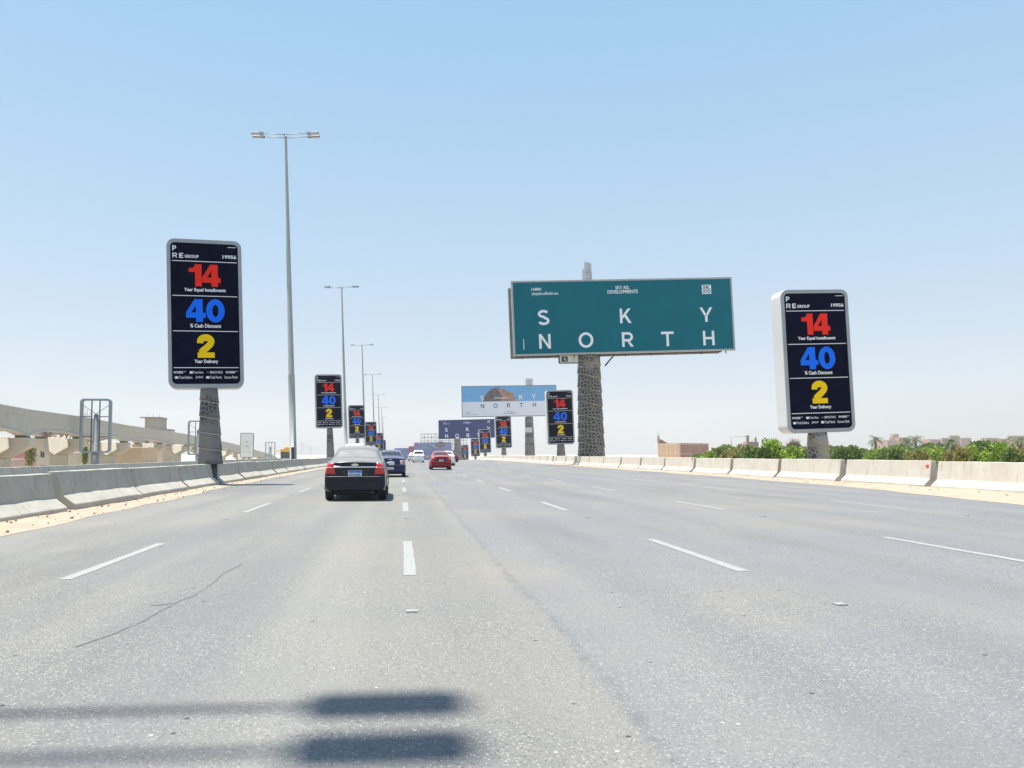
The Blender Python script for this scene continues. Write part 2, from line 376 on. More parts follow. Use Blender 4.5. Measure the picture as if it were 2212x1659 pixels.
def ribbon(name, pts, w, m):
    mb = MB(); rows = []; r = random.Random(5)
    P = []
    for a, b in zip(pts, pts[1:]):
        a, b = Vector(a), Vector(b); n = max(1, int((b-a).length/.12) if (b-a).length < 8 else 30)
        for j in range(n): P.append(a.lerp(b, j/n))
    P.append(Vector(pts[-1]))
    for i, p in enumerate(P):
        d = (P[min(i+1, len(P)-1)]-P[max(i-1, 0)]).normalized(); nn = Vector((-d.y, d.x)); ww = w*(.35+.9*r.random()); p = p+nn*r.uniform(-.02, .02)
        a, b = p-nn*ww/2, p+nn*ww/2; rows.append([(a.x, a.y, .0035), (b.x, b.y, .0035)])
    mb.rings(rows, closed=False, cap=False, smooth=False)
    return mb.build(name, m, road)
def gp(px, py):
    d = RM @ Vector(((px-PX)/F, (PY-py)/F, -1)); t = -CAMZ/d.z; return (d.x*t, d.y*t)
ribbon('sealed_crack', [gp(*p) for p in ((520, 1218), (475, 1245), (460, 1262), (420, 1285), (375, 1303), (330, 1333), (250, 1368), (170, 1398))], .017, M_SEAL)
ribbon('sealed_crack', [gp(*p) for p in ((375, 1303), (340, 1307), (325, 1308))], .018, M_SEAL)

# ------------------------------------------------------------------ barriers
def barrier_mesh(L, H, seed, mtl, half=.31):
    r = random.Random(seed); mb = MB()
    prof = [(-half, 0), (-half*.985, .135), (-half*.44, .36), (-half*.24, H), (half*.24, H), (half*.44, .36), (half*.985, .135), (half, 0)]
    rows = []; N = 10
    for j in range(N+1):
        y = -L/2+L*j/N
        rows.append([(u+(r.uniform(-.008, .008)), y+(.02*r.uniform(-1, 1) if j in (0, N) else 0), max(0, w+r.uniform(-.006, .006)-(.02*r.random() if j in (0, N) else 0))) for u, w in prof])
    mb.rings(rows, smooth=False)
    o = mb.build('concrete_barrier', mtl); bevel(o, .012, 1, 30); me = o.data; 
    bpy.data.objects.remove(o); return me
def bar_obj(me, loc, rot, label, group):
    o = bpy.data.objects.new('concrete_barrier', me); COL.objects.link(o); o.location = loc; o.rotation_euler = rot
    md = o.modifiers.new('edge', 'BEVEL'); md.width = .012; md.segments = 1; md.limit_method = 'ANGLE'; md.angle_limit = R(30)
    return tag(o, label, 'barrier', group)
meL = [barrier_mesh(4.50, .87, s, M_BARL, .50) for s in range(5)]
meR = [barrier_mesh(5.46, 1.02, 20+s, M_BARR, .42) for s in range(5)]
r = random.Random(11)
y = 15.15-4.9*2; i = 0
while y < 300:
    gap = 0.0 if r.random() < .6 else .05
    o = bar_obj(meL[i % 5], (-7.72-.25*min(1, max(0, y-12)/25)+r.uniform(-.02, .02), y, zc(y)+r.uniform(-.02, .02)), (math.atan2(zc(y+2.5)-zc(y-2.5), 5), R(r.uniform(-.8, .8)), R(r.uniform(-.5, .5)+(180 if i % 2 else 0))),
            'grey concrete barrier block in the shaded row along the left verge', 'barrier blocks of the left roadside row')
    y += 4.9+gap; i += 1
y = 26.9+2.92-5.83*4; i = 0
while y < 300:
    x = interp(RB, y); a = math.atan2(interp(RB, y+2.5)-interp(RB, y-2.5), 5)
    o = bar_obj(meR[i % 5], (x+r.uniform(-.03, .03), y, zc(y)+r.uniform(-.015, .015)), (math.atan2(zc(y+2.5)-zc(y-2.5), 5), 0, -a+R(r.uniform(-.6, .6)+(180 if i % 2 else 0))),
            'cream concrete barrier block in the sunlit row along the right verge', 'barrier blocks of the right roadside row')
    y += 5.83; i += 1
y = 36; i = 0
meF = [barrier_mesh(4.9, .84, 40+s, M_BARR, .30) for s in range(3)]
while y < 290:
    bar_obj(meF[i % 3], (-26, y, zc(y)-.5+.05), (math.atan2(zc(y+2.5)-zc(y-2.5), 5), 0, R(r.uniform(-.5, .5))),
            'pale concrete barrier block in the far row across the opposite carriageway', 'barrier blocks beyond the opposite carriageway')
    y += 5.0; i += 1
# red reflectors on two of the right blocks
for D, px, py in ((None, 2880/1.4376, 1447/1.4376), (None, 2149/1.4376, 1424/1.4376)):
    xx = interp(RB, 30)-.33*.40
    d = RM @ Vector(((px-PX)/F, (PY-py)/F, -1)); t = xx/d.x; p = Vector((0, 0, CAMZ))+d*t
    mb = MB(); mb.box(-.02, .02, -.075, .075, -.05, .05); o = mb.build('reflector', mat('reflector_red', (.75, .05, .02), .3), loc=p)
    bevel(o, .006); tag(o, 'small red reflector plate on the %s cream barrier block' % ('nearest whole' if px > 1700 else 'brick-building side'), 'reflector')

# ------------------------------------------------------------------ lettering
TXT = {}
def text_geo(body, off=.0):
    k = (body, off)
    if k in TXT: return TXT[k]
    c = bpy.data.curves.new('t', 'FONT'); c.body = body; c.offset = off; c.resolution_u = 3
    o = bpy.data.objects.new('t', c); COL.objects.link(o)
    me = bpy.data.meshes.new_from_object(o)
    vs = [(v.co.x, v.co.y) for v in me.vertices]; fs = [list(p.vertices) for p in me.polygons]
    bpy.data.objects.remove(o); bpy.data.meshes.remove(me)
    x0 = min(v[0] for v in vs); x1 = max(v[0] for v in vs); y0 = min(v[1] for v in vs); y1 = max(v[1] for v in vs)
    vs = [((v[0]-x0)/(x1-x0), (v[1]-y0)/(y1-y0)) for v in vs]
    TXT[k] = (vs, fs); return TXT[k]
def arc(cx, cy, rx, ry, a0, a1, n=14): return [(cx+rx*math.cos(R(a0+(a1-a0)*j/n)), cy+ry*math.sin(R(a0+(a1-a0)*j/n))) for j in range(n+1)]
def glyph(ch):
    """(width, list of polygons / quad strips) on a unit-high box"""
    def band(path, t):
        L_, R_ = [], []
        for i, p in enumerate(path):
            a = path[max(i-1, 0)]; b = path[min(i+1, len(path)-1)]
            dx, dy = b[0]-a[0], b[1]-a[1]; l = math.hypot(dx, dy) or 1; nx, ny_ = -dy/l*t/2, dx/l*t/2
            L_.append((p[0]+nx, p[1]+ny_)); R_.append((p[0]-nx, p[1]-ny_))
        return [[L_[i], L_[i+1], R_[i+1], R_[i]] for i in range(len(path)-1)]
    def rect(a, b, c, d): return [[(a, c), (b, c), (b, d), (a, d)]]
    def ringf(cx, cy, rx, ry, ix, iy, n=32):
        o = arc(cx, cy, rx, ry, 0, 360, n); q = arc(cx, cy, ix, iy, 0, 360, n)
        return [[o[i], o[i+1], q[i+1], q[i]] for i in range(n)]
    t = .17
    if ch == '1': return .60, [[(.29, 0), (.60, 0), (.60, 1), (.29, 1)], [(.0, .64), (.29, .64), (.29, 1), (.245, .87), (.15, .83), (0, .82)]]
    if ch == '4': return .88, rect(.44, .75, 0, 1)+rect(0, .44, .18, .41)+rect(.75, .88, .18, .41)+[[(0, .41), (.23, .41), (.44, .71), (.44, 1), (.39, 1)]]
    if ch == '0': return .84, ringf(.42, .5, .42, .515, .135, .27)
    if ch == '2': return .82, rect(.02, .80, 0, .235)+band([(.145, .63)]+arc(.40, .70, .255, .175, 185, -20, 16)+[(.60, .58), (.45, .44), (.27, .31), (.17, .2)], .29)
    if ch == 'S': return .78, band(arc(.39, .735, .285, .185, 25, 270, 14)+arc(.39, .275, .305, .195, 90, -160, 16)[1:], t)
    if ch == 'K': return .78, rect(0, t, 0, 1)+[[(t, .28), (t, .50), (.56, 1), (.77, 1)], [(.28, .48), (.41, .62), (.80, 0), (.60, 0)]]
    if ch == 'Y': return .90, rect(.365, .535, 0, .42)+[[(.365, .38), (.45, .52), (.19, 1), (0, 1)], [(.45, .52), (.535, .38), (.90, 1), (.71, 1)]]
    if ch == 'N': return .80, rect(0, t, 0, 1)+rect(.80-t, .80, 0, 1)+[[(t, 1), (t, .72), (.80-t, 0), (.80-t, .28)]]
    if ch == 'O': return .98, ringf(.49, .5, .49, .51, .32, .345)
    if ch == 'R': return .80, rect(0, t, 0, 1)+band([(t, .915)]+arc(.45, .68, .235, .235, 90, -90, 12)+[(t, .445)], t)+[[(.34, .40), (.53, .37), (.80, 0), (.60, 0)]]
    if ch == 'T': return .88, rect(0, .88, 1-t, 1)+rect(.355, .525, 0, 1-t)
    if ch == 'H': return .80, rect(0, t, 0, 1)+rect(.80-t, .80, 0, 1)+rect(t, .80-t, .42, .58)
    if ch == 'P': return .74, rect(0, t+.03, 0, 1)+band([(t+.03, .90)]+arc(.42, .665, .22, .235, 90, -90, 12)+[(t+.03, .43)], .2)
    if ch == 'E': return .66, rect(0, .2, 0, 1)+rect(.2, .66, 0, .19)+rect(.2, .66, .81, 1)+rect(.2, .60, .41, .59)
YCOUNT = [0]
def put_glyphs(mb, s, x0, z0, h, y, m=0, gap=.06, width=None):
    gs = [glyph(c) for c in s]; tot = sum(g[0] for g in gs)+gap*(len(gs)-1); kx = h if width is None else width/tot
    x = x0
    for w, polys in gs:
        for j, p in enumerate(polys):
            mb.face([(x+a*kx, y-.00012*j, z0+b*h) for a, b in p], m)
        x += (w+gap)*kx
def put_text(mb, body, x0, z0, w, h, y, m=0, off=.02):
    vs, fs = text_geo(body, off); i = len(mb.v)
    mb.v += [(x0+a*w, y, z0+b*h) for a, b in vs]
    for f in fs: mb.f.append([i+k for k in f]); mb.mi.append(m); mb.sm.append(False)
def rrect(w, h, rad, n=6):
    pts = []
    for cx, cz, a in ((w/2-rad, h/2-rad, 0), (-w/2+rad, h/2-rad, 90), (-w/2+rad, -h/2+rad, 180), (w/2-rad, -h/2+rad, 270)):
        for j in range(n+1): t = R(a+90*j/n); pts.append((cx+rad*math.cos(t), cz+rad*math.sin(t)))
    return pts

# ------------------------------------------------------------------ clad poles
M_LAT = lattice_mat('pierced_cladding_grey', (.19, .19, .19), (.045, .045, .048), 5.0, dust_sheen=(.15, .152, .158), pat=(.50, .56))
M_LATB = lattice_mat('pierced_cladding_large', (.21, .205, .19), (.045, .045, .044), 2.6, dust_sheen=(.225, .215, .19))
M_LATR = lattice_mat('pierced_cladding_tan', (.30, .28, .24), (.10, .092, .08), 4.2, dust_sheen=(.34, .31, .26), pat=(.38, .46))
M_RIM_ = mat('cladding_rim', (.42, .42, .40), .5, metal=.3)
M_LATA = lattice_mat('pierced_cladding_open', (.42, .42, .42), (.1, .1, .1), 3.0, alpha=True)
def clad_pole(name, z0, z1, r0, r1, parent, bands, mtl, tilt=.18, seed=0, seams=True):
    mb = MB(); mb.uvk = 2*math.pi*(r0+r1)/2; n = 28; rows = []; rr = random.Random(seed)
    for b in range(bands):
        a, c = z0+(z1-z0)*b/bands, z0+(z1-z0)*(b+1)/bands
        ra, rc = r0+(r1-r0)*b/bands, r0+(r1-r0)*(b+1)/bands
        ph = rr.uniform(-.5, .5)
        ov = .035*(r0+r1)/2*2
        for (z, rad) in ((a, ra+ov), (a+(c-a)*.5, (ra+rc)/2+ov*.5), (c-.005, rc)):
            rows.append([(rad*math.cos(t), rad*math.sin(t), z+(tilt*r1*math.cos(t-math.pi*.9+ph*0) if 0 < (z-z0) < (z1-z0)-.01 else 0)) for t in [2*math.pi*k/n for k in range(n)]])
    mb.rings(rows, uvs=True)
    if seams:
        for b in range(1, bands):
            lo = rows[3*b]; rr_ = [(r0+(r1-r0)*b/bands+ov+d_) for d_ in (.012, .018)]
            cl = [(math.cos(t), math.sin(t)) for t in [2*math.pi*k/n for k in range(n)]]; hw = .012*(1+ov*12)
            mb.rings([[(c_[0]*rr_[0], c_[1]*rr_[0], p_[2]-hw) for c_, p_ in zip(cl, lo)], [(c_[0]*rr_[1], c_[1]*rr_[1], p_[2]) for c_, p_ in zip(cl, lo)], [(c_[0]*rr_[0], c_[1]*rr_[0], p_[2]+hw) for c_, p_ in zip(cl, lo)]], 1, cap=False)
    return mb.build(name, [mtl, M_RIM_], parent)

# ------------------------------------------------------------------ the tall advert panels
def make_panel():
    H, W, DP = 1.0, .5, .14
    root = thing('advert_sign', '', 'sign')
    mb = MB(); a = rrect(W, H, .052); b = rrect(W*.90, H*.945, .030); c = rrect(W, H, .052)
    n = len(a)
    def rg(p, y): return [(u, y, w) for u, w in p]
    mb.rings([rg(rrect(W*.965, H*.982, .05), DP), rg(a, DP-.008), rg(a, .006), rg(rrect(W*.99, H*.995, .05), 0), rg(b, 0), rg(b, .008)], smooth=False, cap=True)
    for fi in range(n, 2*n): mb.mi[fi] = 1
    mb.build('casing', [M_CASE, M_CASEW], root)
    mb = MB(); mb.face([(u, .0045, w) for u, w in rrect(W*.905, H*.95, .030)]); po = mb.build('poster', M_BLACKP, root, normals=False)
    top = H/2
    def Z(z): return top-(z-65)/1320*H
    def X(dx): return dx/655*W
    y = .0025
    mb = MB()
    put_glyphs(mb, 'P', X(-276), Z(175), (45/1320)*H, y); put_glyphs(mb, 'RE', X(-276), Z(238), 43/1320*H, y, gap=.3, width=X(93))
    put_text(mb, 'GROUP', X(-172), Z(235), X(122), 27/1320*H, y, off=.03); put_text(mb, '19956', X(158), Z(231), X(122), 33/1320*H, y, off=.025)
    mb.box(X(205), X(278), y-.0004, y, Z(130), Z(125))
    for l in (264, 571, 883, 1205): mb.box(X(-281), X(282), y-.0006, y, Z(l+3), Z(l-3))
    put_text(mb, 'Year Equal Installments', X(-181), Z(540), X(362), 38/1320*H, y, off=.03)
    put_text(mb, '% Cash Discount', X(-134), Z(852), X(268), 33/1320*H, y, off=.03)
    put_text(mb, 'Year Delivery', X(-103), Z(1174), X(206), 40/1320*H, y, off=.03)
    for s, x0, w in (('IVOIRE', -279, 78), ('Total East', -115, 88), ('BROOKS', 32, 108), ('IVOIRE', 168, 80)):
        put_text(mb, s, X(x0), Z(1256), X(w), 20/1320*H, y, off=.03 if s == 'IVOIRE' else .005)
    put_text(mb, 'WEST', X(-197), Z(1243), X(22), 7/1320*H, y); put_text(mb, 'EAST', X(252), Z(1243), X(22), 7/1320*H, y)
    mb.box(X(-145), X(-118), y-.0004, y, Z(1257), Z(1237)); mb.box(X(2), X(22), y-.0004, y, Z(1247), Z(1245))
    for s, x0, w in (('Total Sokhna', -235, 112), ('Jebal', -95, 62), ('Total North', 30, 100), ('Stone Park', 155, 118)):
        put_text(mb, s, X(x0), Z(1302), X(w), 24/1320*H, y, off=.005)
    mb.box(X(-272), X(-243), y-.0004, y, Z(1301), Z(1281)); mb.box(X(-4), X(24), y-.0004, y, Z(1301), Z(1281))
    mb.build('lettering', M_WHITE, po, normals=False)
    for s, za, zb, w, m, nm in (('14', 486, 290, 276, M_RED, 'red_number'), ('40', 802, 600, 336, M_BLUE, 'blue_number'), ('2', 1118, 914, 155, M_YEL, 'yellow_number')):
        mb = MB(); put_glyphs(mb, s, X(-w/2), Z(za), (za-zb)/1320*H, y, width=X(w), gap=.02); mb.build(nm, m, po, normals=False)
    return root
PANEL = make_panel()
for o in [PANEL]+[c for c in bpy.data.objects if c.parent == PANEL]: o['ok'] = 1
first = [True]
def advert(px, ytop, ybot, D, rz, label, group, dia, hem=0.0, seed=0):
    pc = at(px, (ytop+ybot)/2, D); H = (at(px, ytop, D)-at(px, ybot, D)).z
    gz0 = zc(D)-.1
    base = Vector((pc.x, pc.y, gz0)); h = pc.z-gz0; base.x += math.sin(-LEAN)*h
    root = thing('advert_sign', label, 'sign', base, (0, LEAN, 0), group)
    if first[0]:
        src = list(c for c in bpy.data.objects if c.parent == PANEL)
    for c in [c for c in bpy.data.objects if c.parent == PANEL]:
        q = c.copy(); COL.objects.link(q); q.parent = root
        q.location = (0, 0, h/math.cos(LEAN)); q.scale = (H*(.955 if D < 33 else 1), H, H); q.rotation_euler = (0, 0, rz)
        if rz or 1: q.location = Vector((math.sin(rz)*0, -.0625*H, h))
        for d in [d for d in bpy.data.objects if d.parent == c]:
            e = d.copy(); COL.objects.link(e); e.parent = q
    clad_pole('pole', hem, h-H/2+.12, dia/2*1.05, dia/2*.74, root, max(3, int((h-H/2-hem)/.62)), M_LATR if 37 < D < 38 else M_LAT, seed=seed, tilt=.30)
    if hem:
        mb = MB(); mb.lathe([(dia*.30, -.1), (dia*.30, hem+.1)], 18); mb.build('pole_core', M_DARK, root)
    mb = MB(); mb.tube((0, 0, h-H/2-.25), (0, 0, h-H/2+.2), dia*.25); mb.build('neck', M_DARK, root)
    return root
LS = [(449, 521.5, 839, 32.5, .90), (711, 809, 925, 88.8, .85), (771, 875, 947, 143, .85), (801.5, 911, 962, 201, .95), (818.5, 935, 974.5, 258, .95), (826, 950, 982, 316, .95)]
names = ['nearest', 'second nearest', 'third', 'fourth', 'fifth', 'farthest']
for i, (px, a, b, D, dia) in enumerate(LS):
    advert(px, a, b, D, R(13), 'tall dark 14 40 2 advert panel, %s in the left-hand row' % names[i], 'advert panels along the left roadside', dia, seed=i, hem=.95)
RS = [(1757, 628, 934, 37.6, 1.18), (1209, 843, 960, 98.7, 1.2), (1087, 898, 968, 165, 1.2), (1047.5, 927, 978, 226, 1.2), (1026.5, 947, 986, 296, 1.2), (1004, 961, 993.5, 361, 1.2)]
for i, (px, a, b, D, dia) in enumerate(RS):
    advert(px, a, b, D, R(2) if i == 0 else R(0), 'tall dark 14 40 2 advert panel, %s in the right-hand row' % names[i], 'advert panels along the right roadside', dia, seed=10+i)
for c in [c for c in bpy.data.objects if c.parent == PANEL]:
    for d in [d for d in bpy.data.objects if d.parent == c]: bpy.data.objects.remove(d)
    bpy.data.objects.remove(c)
bpy.data.objects.remove(PANEL)

# ------------------------------------------------------------------ lamp posts
def make_lamp():
    root = thing('lamp_post', '', 'lamp post', group='lamp posts of the left roadside')
    H = 1.0
    return root
def lamp(px, ytop, D, label, baseX=None):
    top = at(px, ytop, D); gz0 = zc(D)-.1; h = top.z-gz0
    root = thing('lamp_post', label, 'lamp post', (top.x+math.sin(-LEAN)*h, top.y, gz0), (0, LEAN, 0), 'lamp posts along the left roadside')
    mb = MB(); mb.lathe([(.33, 0), (.33, .05), (.27, .06), (.26, h*.28), (.262, h*.281), (.235, h*.285), (.10, h-.3), (.09, h)], 14); mb.build('pole', M_LAMP, root)
    mb = MB(); mb.tube((-.06, -.45, h-.15), (-.06, .45, h-.15), .06); mb.build('arm_bracket', M_LAMP, root)
    for s in (-1, 1):
        mb = MB()
        for yy in (-.33, .33): mb.tube((0, yy, h-.15), (s*1.75, yy, h-.05), .04, .03)
        mb.build('arm', M_LAMP, root)
        for yy in (-.33, .33):
            mb = MB(); sec = []
            for t, w, hh in ((0, .05, .05), (.08, .15, .07), (.3, .17, .08), (.32, .17, .05), (.92, .17, .04), (.98, .13, .025)):
                x = s*(1.68+t); z = h-.045+.04*t
                sec.append([(x, yy-w, z-hh), (x, yy+w, z-hh), (x, yy+w*.8, z+hh), (x, yy-w*.8, z+hh)])
            mb.rings(sec, smooth=False)
            for fi in range(4): mb.mi[fi] = 0
            lh = mb.build('lamp_head', mat('lamp_head_grey', (.20, .22, .24), .5, metal=.2), root)
            mb = MB(); mb.box(min(s*1.99, s*2.62), max(s*1.99, s*2.62), yy-.14, yy+.14, h-.10, h-.085); mb.build('lens', mat('lamp_lens', (.35, .36, .36), .2), lh)
    mb = MB(); mb.box(-.12, .12, -.285, -.24, .9, 1.9); mb.build('hatch', M_DARK, root)
LP = [(617, 290, 60.5), (738, 619, 118), (782, 744.5, 176), (804.5, 808, 233), (817, 852, 290), (824, 880, 348), (827, 901, 405)]
nm2 = ['tallest and nearest', 'second', 'third', 'fourth', 'fifth', 'sixth', 'farthest']
for (px, y_, D), n_ in zip(LP, nm2): lamp(px, y_, D, '%s twin-armed grey lamp post in the left roadside row' % n_)
# the next post of the row stands beside the camera, out of the frame: only its shadow is seen
h0 = 26.6
rootx = at(617, 290, 60.5).x+math.sin(-LEAN)*26.6
def lamp_at(x, yv, h, label):
    root = thing('lamp_post', label, 'lamp post', (x, yv, -.1), (0, 0, 0), 'lamp posts along the left roadside')
    mb = MB(); mb.lathe([(.33, 0), (.27, .06), (.235, h*.285), (.10, h-.3), (.09, h)], 14); mb.build('pole', M_LAMP, root)
    for s in (-1, 1):
        mb = MB()
        for yy in (-.29, .29): mb.tube((0, yy, h-.15), (s*1.75, yy, h-.05), .05, .045)
        mb.build('arm', M_LAMP, root)
        for yy in (-.29, .29):
            mb = MB(); mb.rings([[(s*(1.68+t), yy-w, h-.09), (s*(1.68+t), yy+w, h-.09), (s*(1.68+t), yy+w*.8, h), (s*(1.68+t), yy-w*.8, h)] for t, w in ((.11, .07), (.17, .20), (.88, .20), (.94, .15))], smooth=False)
            mb.build('lamp_head', M_GALV, root)
    return root
LPH = 24.6
lx = .37-2.62-SUN_LAT*LPH
lamp_at(lx, 3.70+SUN_FWD*LPH, LPH, 'lamp post beside the camera that casts the double shadow')

# ------------------------------------------------------------------ big billboards
M_RIBS = mat('ribbed_tin', (.34, .33, .27), .7, noise=.3, nscale=2)
def billboard_root(px_pole, D, label, name='billboard'):
    p = at(px_pole, 980, D); g = zc(D)-.8
    return thing(name, label, 'billboard', (p.x, D, g), (0, LEAN*.6, 0)), p, g
def corner(px, py, D, root): return root.matrix_basis.inverted() @ at(px, py, D)
def board(root, q, D, mface, fr=.22, depth=.35, mframe=M_GALV):
    """q: four picture corners TL,TR,BR,BL at the board's distance -> local frame"""
    c = [corner(*p, D, root) for p in q]
    x0 = (c[0].x+c[3].x)/2; x1 = (c[1].x+c[2].x)/2; z1 = (c[0].z+c[1].z)/2; z0 = (c[2].z+c[3].z)/2; yy = sum(k.y for k in c)/4
    # rotation that reproduces the tilt of the edges
    th = math.atan2((c[1]-c[0]).z+(c[2]-c[3]).z, (c[1]-c[0]).x+(c[2]-c[3]).x)
    e = bpy.data.objects.new('board', None)
    W, Hh = x1-x0, z1-z0
    X = Matrix.Translation(((x0+x1)/2, yy, (z0+z1)/2)) @ Matrix.Rotation(-th, 4, 'Y')
    mb = MB(); mb.box(-W/2+fr, W/2-fr, 0, .05, -Hh/2+fr, Hh/2-fr)
    face = mb.build('poster', mface, root); face.matrix_local = X
    mb = MB()
    for a, b, c_, d_ in ((-W/2, W/2, Hh/2-fr, Hh/2), (-W/2, W/2, -Hh/2, -Hh/2+fr), (-W/2, -W/2+fr, -Hh/2+fr, Hh/2-fr), (W/2-fr, W/2, -Hh/2+fr, Hh/2-fr)):
        mb.box(a, b, -.06, depth, c_, d_)
    f2 = mb.build('frame', mframe, root); f2.matrix_local = X; bevel(f2, .02)
    return face, X, W, Hh
# --- teal board
D1 = 84
root, p, g = billboard_root(1285, D1, 'large teal billboard on a patterned round pole, nearest of the wide boards')
q = [(1104.5, 607.5), (1580, 598), (1588.5, 757), (1109, 769)]
face, X, W, Hh = board(root, q, D1, M_TEAL, fr=.20)
def U(z): return (z-958)/1730*W      # crop x -> local x
def V(z): return -(z-503)/575*Hh
mb = MB(); y = -.008
for ch, xc, zb, hh in (('S', 332, 571, 116), ('K', 968, 558, 113), ('Y', 1605, 550, 113), ('N', 335, 752, 112), ('O', 652, 746, 117), ('R', 977, 741, 113), ('T', 1290, 738, 113), ('H', 1616, 733, 113)):
    w_, _ = glyph(ch); hgt = hh/575*Hh; tilt = math.radians(-1.15)
    # letters follow the edges of the sheet, so positions are measured along it
    zz = V(zb)-(U(xc))*math.tan(R(1.15)); put_glyphs(mb, ch, U(xc)-w_*hgt/2, zz, hgt, y)
def tt(s, x0, x1, za, zb, off=.02):
    dz = -(U((x0+x1)/2))*math.tan(R(1.15)); put_text(mb, s, U(x0), V(zb)+dz, U(x1)-U(x0), V(za)-V(zb), y, off=off)
tt('16881', 248, 323, 284, 306); tt('skyabudhabi.ae', 250, 453, 316, 346, .01)
tt('SKY AD.', 900, 1010, 268, 294); tt('DEVELOPMENTS', 837, 1074, 300, 328, .02)
mb.box(U(170), U(175), y-.001, y, V(750)+.1, V(670)+.1)
mb.build('lettering', M_WHITE, face, normals=False)
mb = MB(); dz = -U(1618)*math.tan(R(1.15)); mb.box(U(1582), U(1655), -.012, .0, V(331)+dz, V(260)+dz); em = mb.build('emblem', M_WHITE, face)
mb = MB(); put_text(mb, 'SK', U(1588), V(292)+dz, U(1648)-U(1588), V(264)-V(292), -.016, off=.03); put_text(mb, 'AYD', U(1587), V(326)+dz, U(1650)-U(1587), V(298)-V(326), -.016, off=.03)
mb.box(U(1586), U(1650), -.0165, -.014, V(296)+dz, V(294)+dz)
mb.build('emblem_letters', M_TEAL, face, normals=False)
# rear board and the lattice between the two
mb = MB(); XX = X
mb.box(-W/2, W/2-.9, 2.35, 2.7, -Hh/2, Hh/2-.3)
for k in range(46):
    x = -W/2+.2+k*(W-1.3)/45; mb.box(x, x+.14, 2.24, 2.36, -Hh/2-.02, Hh/2-.4)
o = mb.build('rear_board', M_RIBS, root); o.matrix_local = X
mb = MB()
for k in range(12):
    x = -W/2+.6+k*(W-2.4)/11
    for zz in (-Hh/2+.12, 0, Hh/2-.5): mb.box(x-.06, x+.06, .35, 2.3, zz-.06, zz+.06)
    mb.box(x-.05, x+.05, .45, .55, -Hh/2-.10, Hh/2-.2); mb.tube((x, .5, -Hh/2+.1), (x+ (W-2.4)/11, 2.2, 0), .05, n=5)
for zz in (-Hh/2+.05,): mb.box(-W/2+.3, W/2-1.2, 1.0, 1.2, zz-.1, zz+.1)
for k in range(9): x = W*(-.46+.92*k/8); mb.box(x-.04, x+.04, .2, .3, -Hh/2-.32, -Hh/2)
o = mb.build('truss', M_DARK, root); o.matrix_local = X
pt = corner(1280, 760, D1+1.3, root)
clad_pole('pole', 0, pt.z+.3, 1.50, 1.20, root, 9, M_LATB, tilt=.30).location = (0, 1.3, 0)
bpy.data.objects[-1]
c2 = corner(1268, 585, D1+1.3, root)
mb = MB(); mb.uvk = 6; rows = []
for z in (corner(1268, 640, D1+1.3, root).z, corner(1268, 584, D1+1.3, root).z): rows.append([(c2.x+.55*math.cos(t), 1.3+.55*math.sin(t), z+(.25*math.cos(t-2.4) if z > 20 else 0)) for t in [2*math.pi*k/20 for k in range(20)]])
mb.rings(rows, uvs=True, cap=False); 
zt = corner(1268, 584, D1+1.3, root).z-.2; zt2 = corner(1270, 567, D1+1.3, root).z
mb.rings([[(c2.x+.1+.42*math.cos(t), 1.3+.42*math.sin(t), z+.2*math.cos(t-2.6)) for t in [2*math.pi*k/20 for k in range(20)]] for z in (zt, zt2)], uvs=True, cap=False)
mb.build('pierced_top', M_LATA, root)
mb = MB(); a = corner(1307, 790, D1+1.3, root); b = corner(1328, 765, D1+1.3, root); mb.tube(a, b, .09); mb.build('strut', M_DARK, root)
# small plate hung under it
pl = [corner(1210, 767, D1, root), corner(1250, 766, D1, root), corner(1250, 782.5, D1, root), corner(1210.5, 784, D1, root)]
sx0, sx1, sz1, sz0 = pl[0].x, pl[1].x, pl[0].z, pl[2].z
loc = root.matrix_basis @ Vector(((sx0+sx1)/2, .3, (sz0+sz1)/2))
pr = thing('hanging_plate', 'small white plate with a black square and green crest, hung under the teal billboard', 'plate', loc, (0, LEAN*.6, 0))
w_, h_ = sx1-sx0, sz1-sz0
mb = MB(); mb.box(-w_/2, w_/2, 0, .25, -h_/2, h_/2); bevel(mb.build('panel', mat('plate_white_paint', (.60, .58, .50), .6), pr), .02)
mb = MB()
for a, b, c_, d_ in ((-w_/2-.06, w_/2+.06, h_/2, h_/2+.15), (-w_/2-.06, w_/2+.06, -h_/2-.08, -h_/2), (-w_/2-.1, -w_/2, -h_/2, h_/2), (w_/2, w_/2+.06, -h_/2, h_/2)): mb.box(a, b, -.03, .28, c_, d_)
mb.build('frame', M_DARK, pr)
mb = MB(); mb.box(-w_*.40, -w_*.06, -.008, 0, -h_*.36, h_*.34); bs = mb.build('dark_square', mat('square_dark', (.035, .035, .025), .6), pr)
mb = MB(); put_glyphs(mb, '0', -w_*.27, -h_*.1, h_*.26, -.012, width=w_*.08); mb.face([(-w_*.22, -.012, -h_*.08), (-w_*.18, -.012, -h_*.12), (-w_*.15, -.012, -h_*.26), (-w_*.20, -.012, -h_*.2)]); mb.build('square_mark', M_WHITE, bs, normals=False)
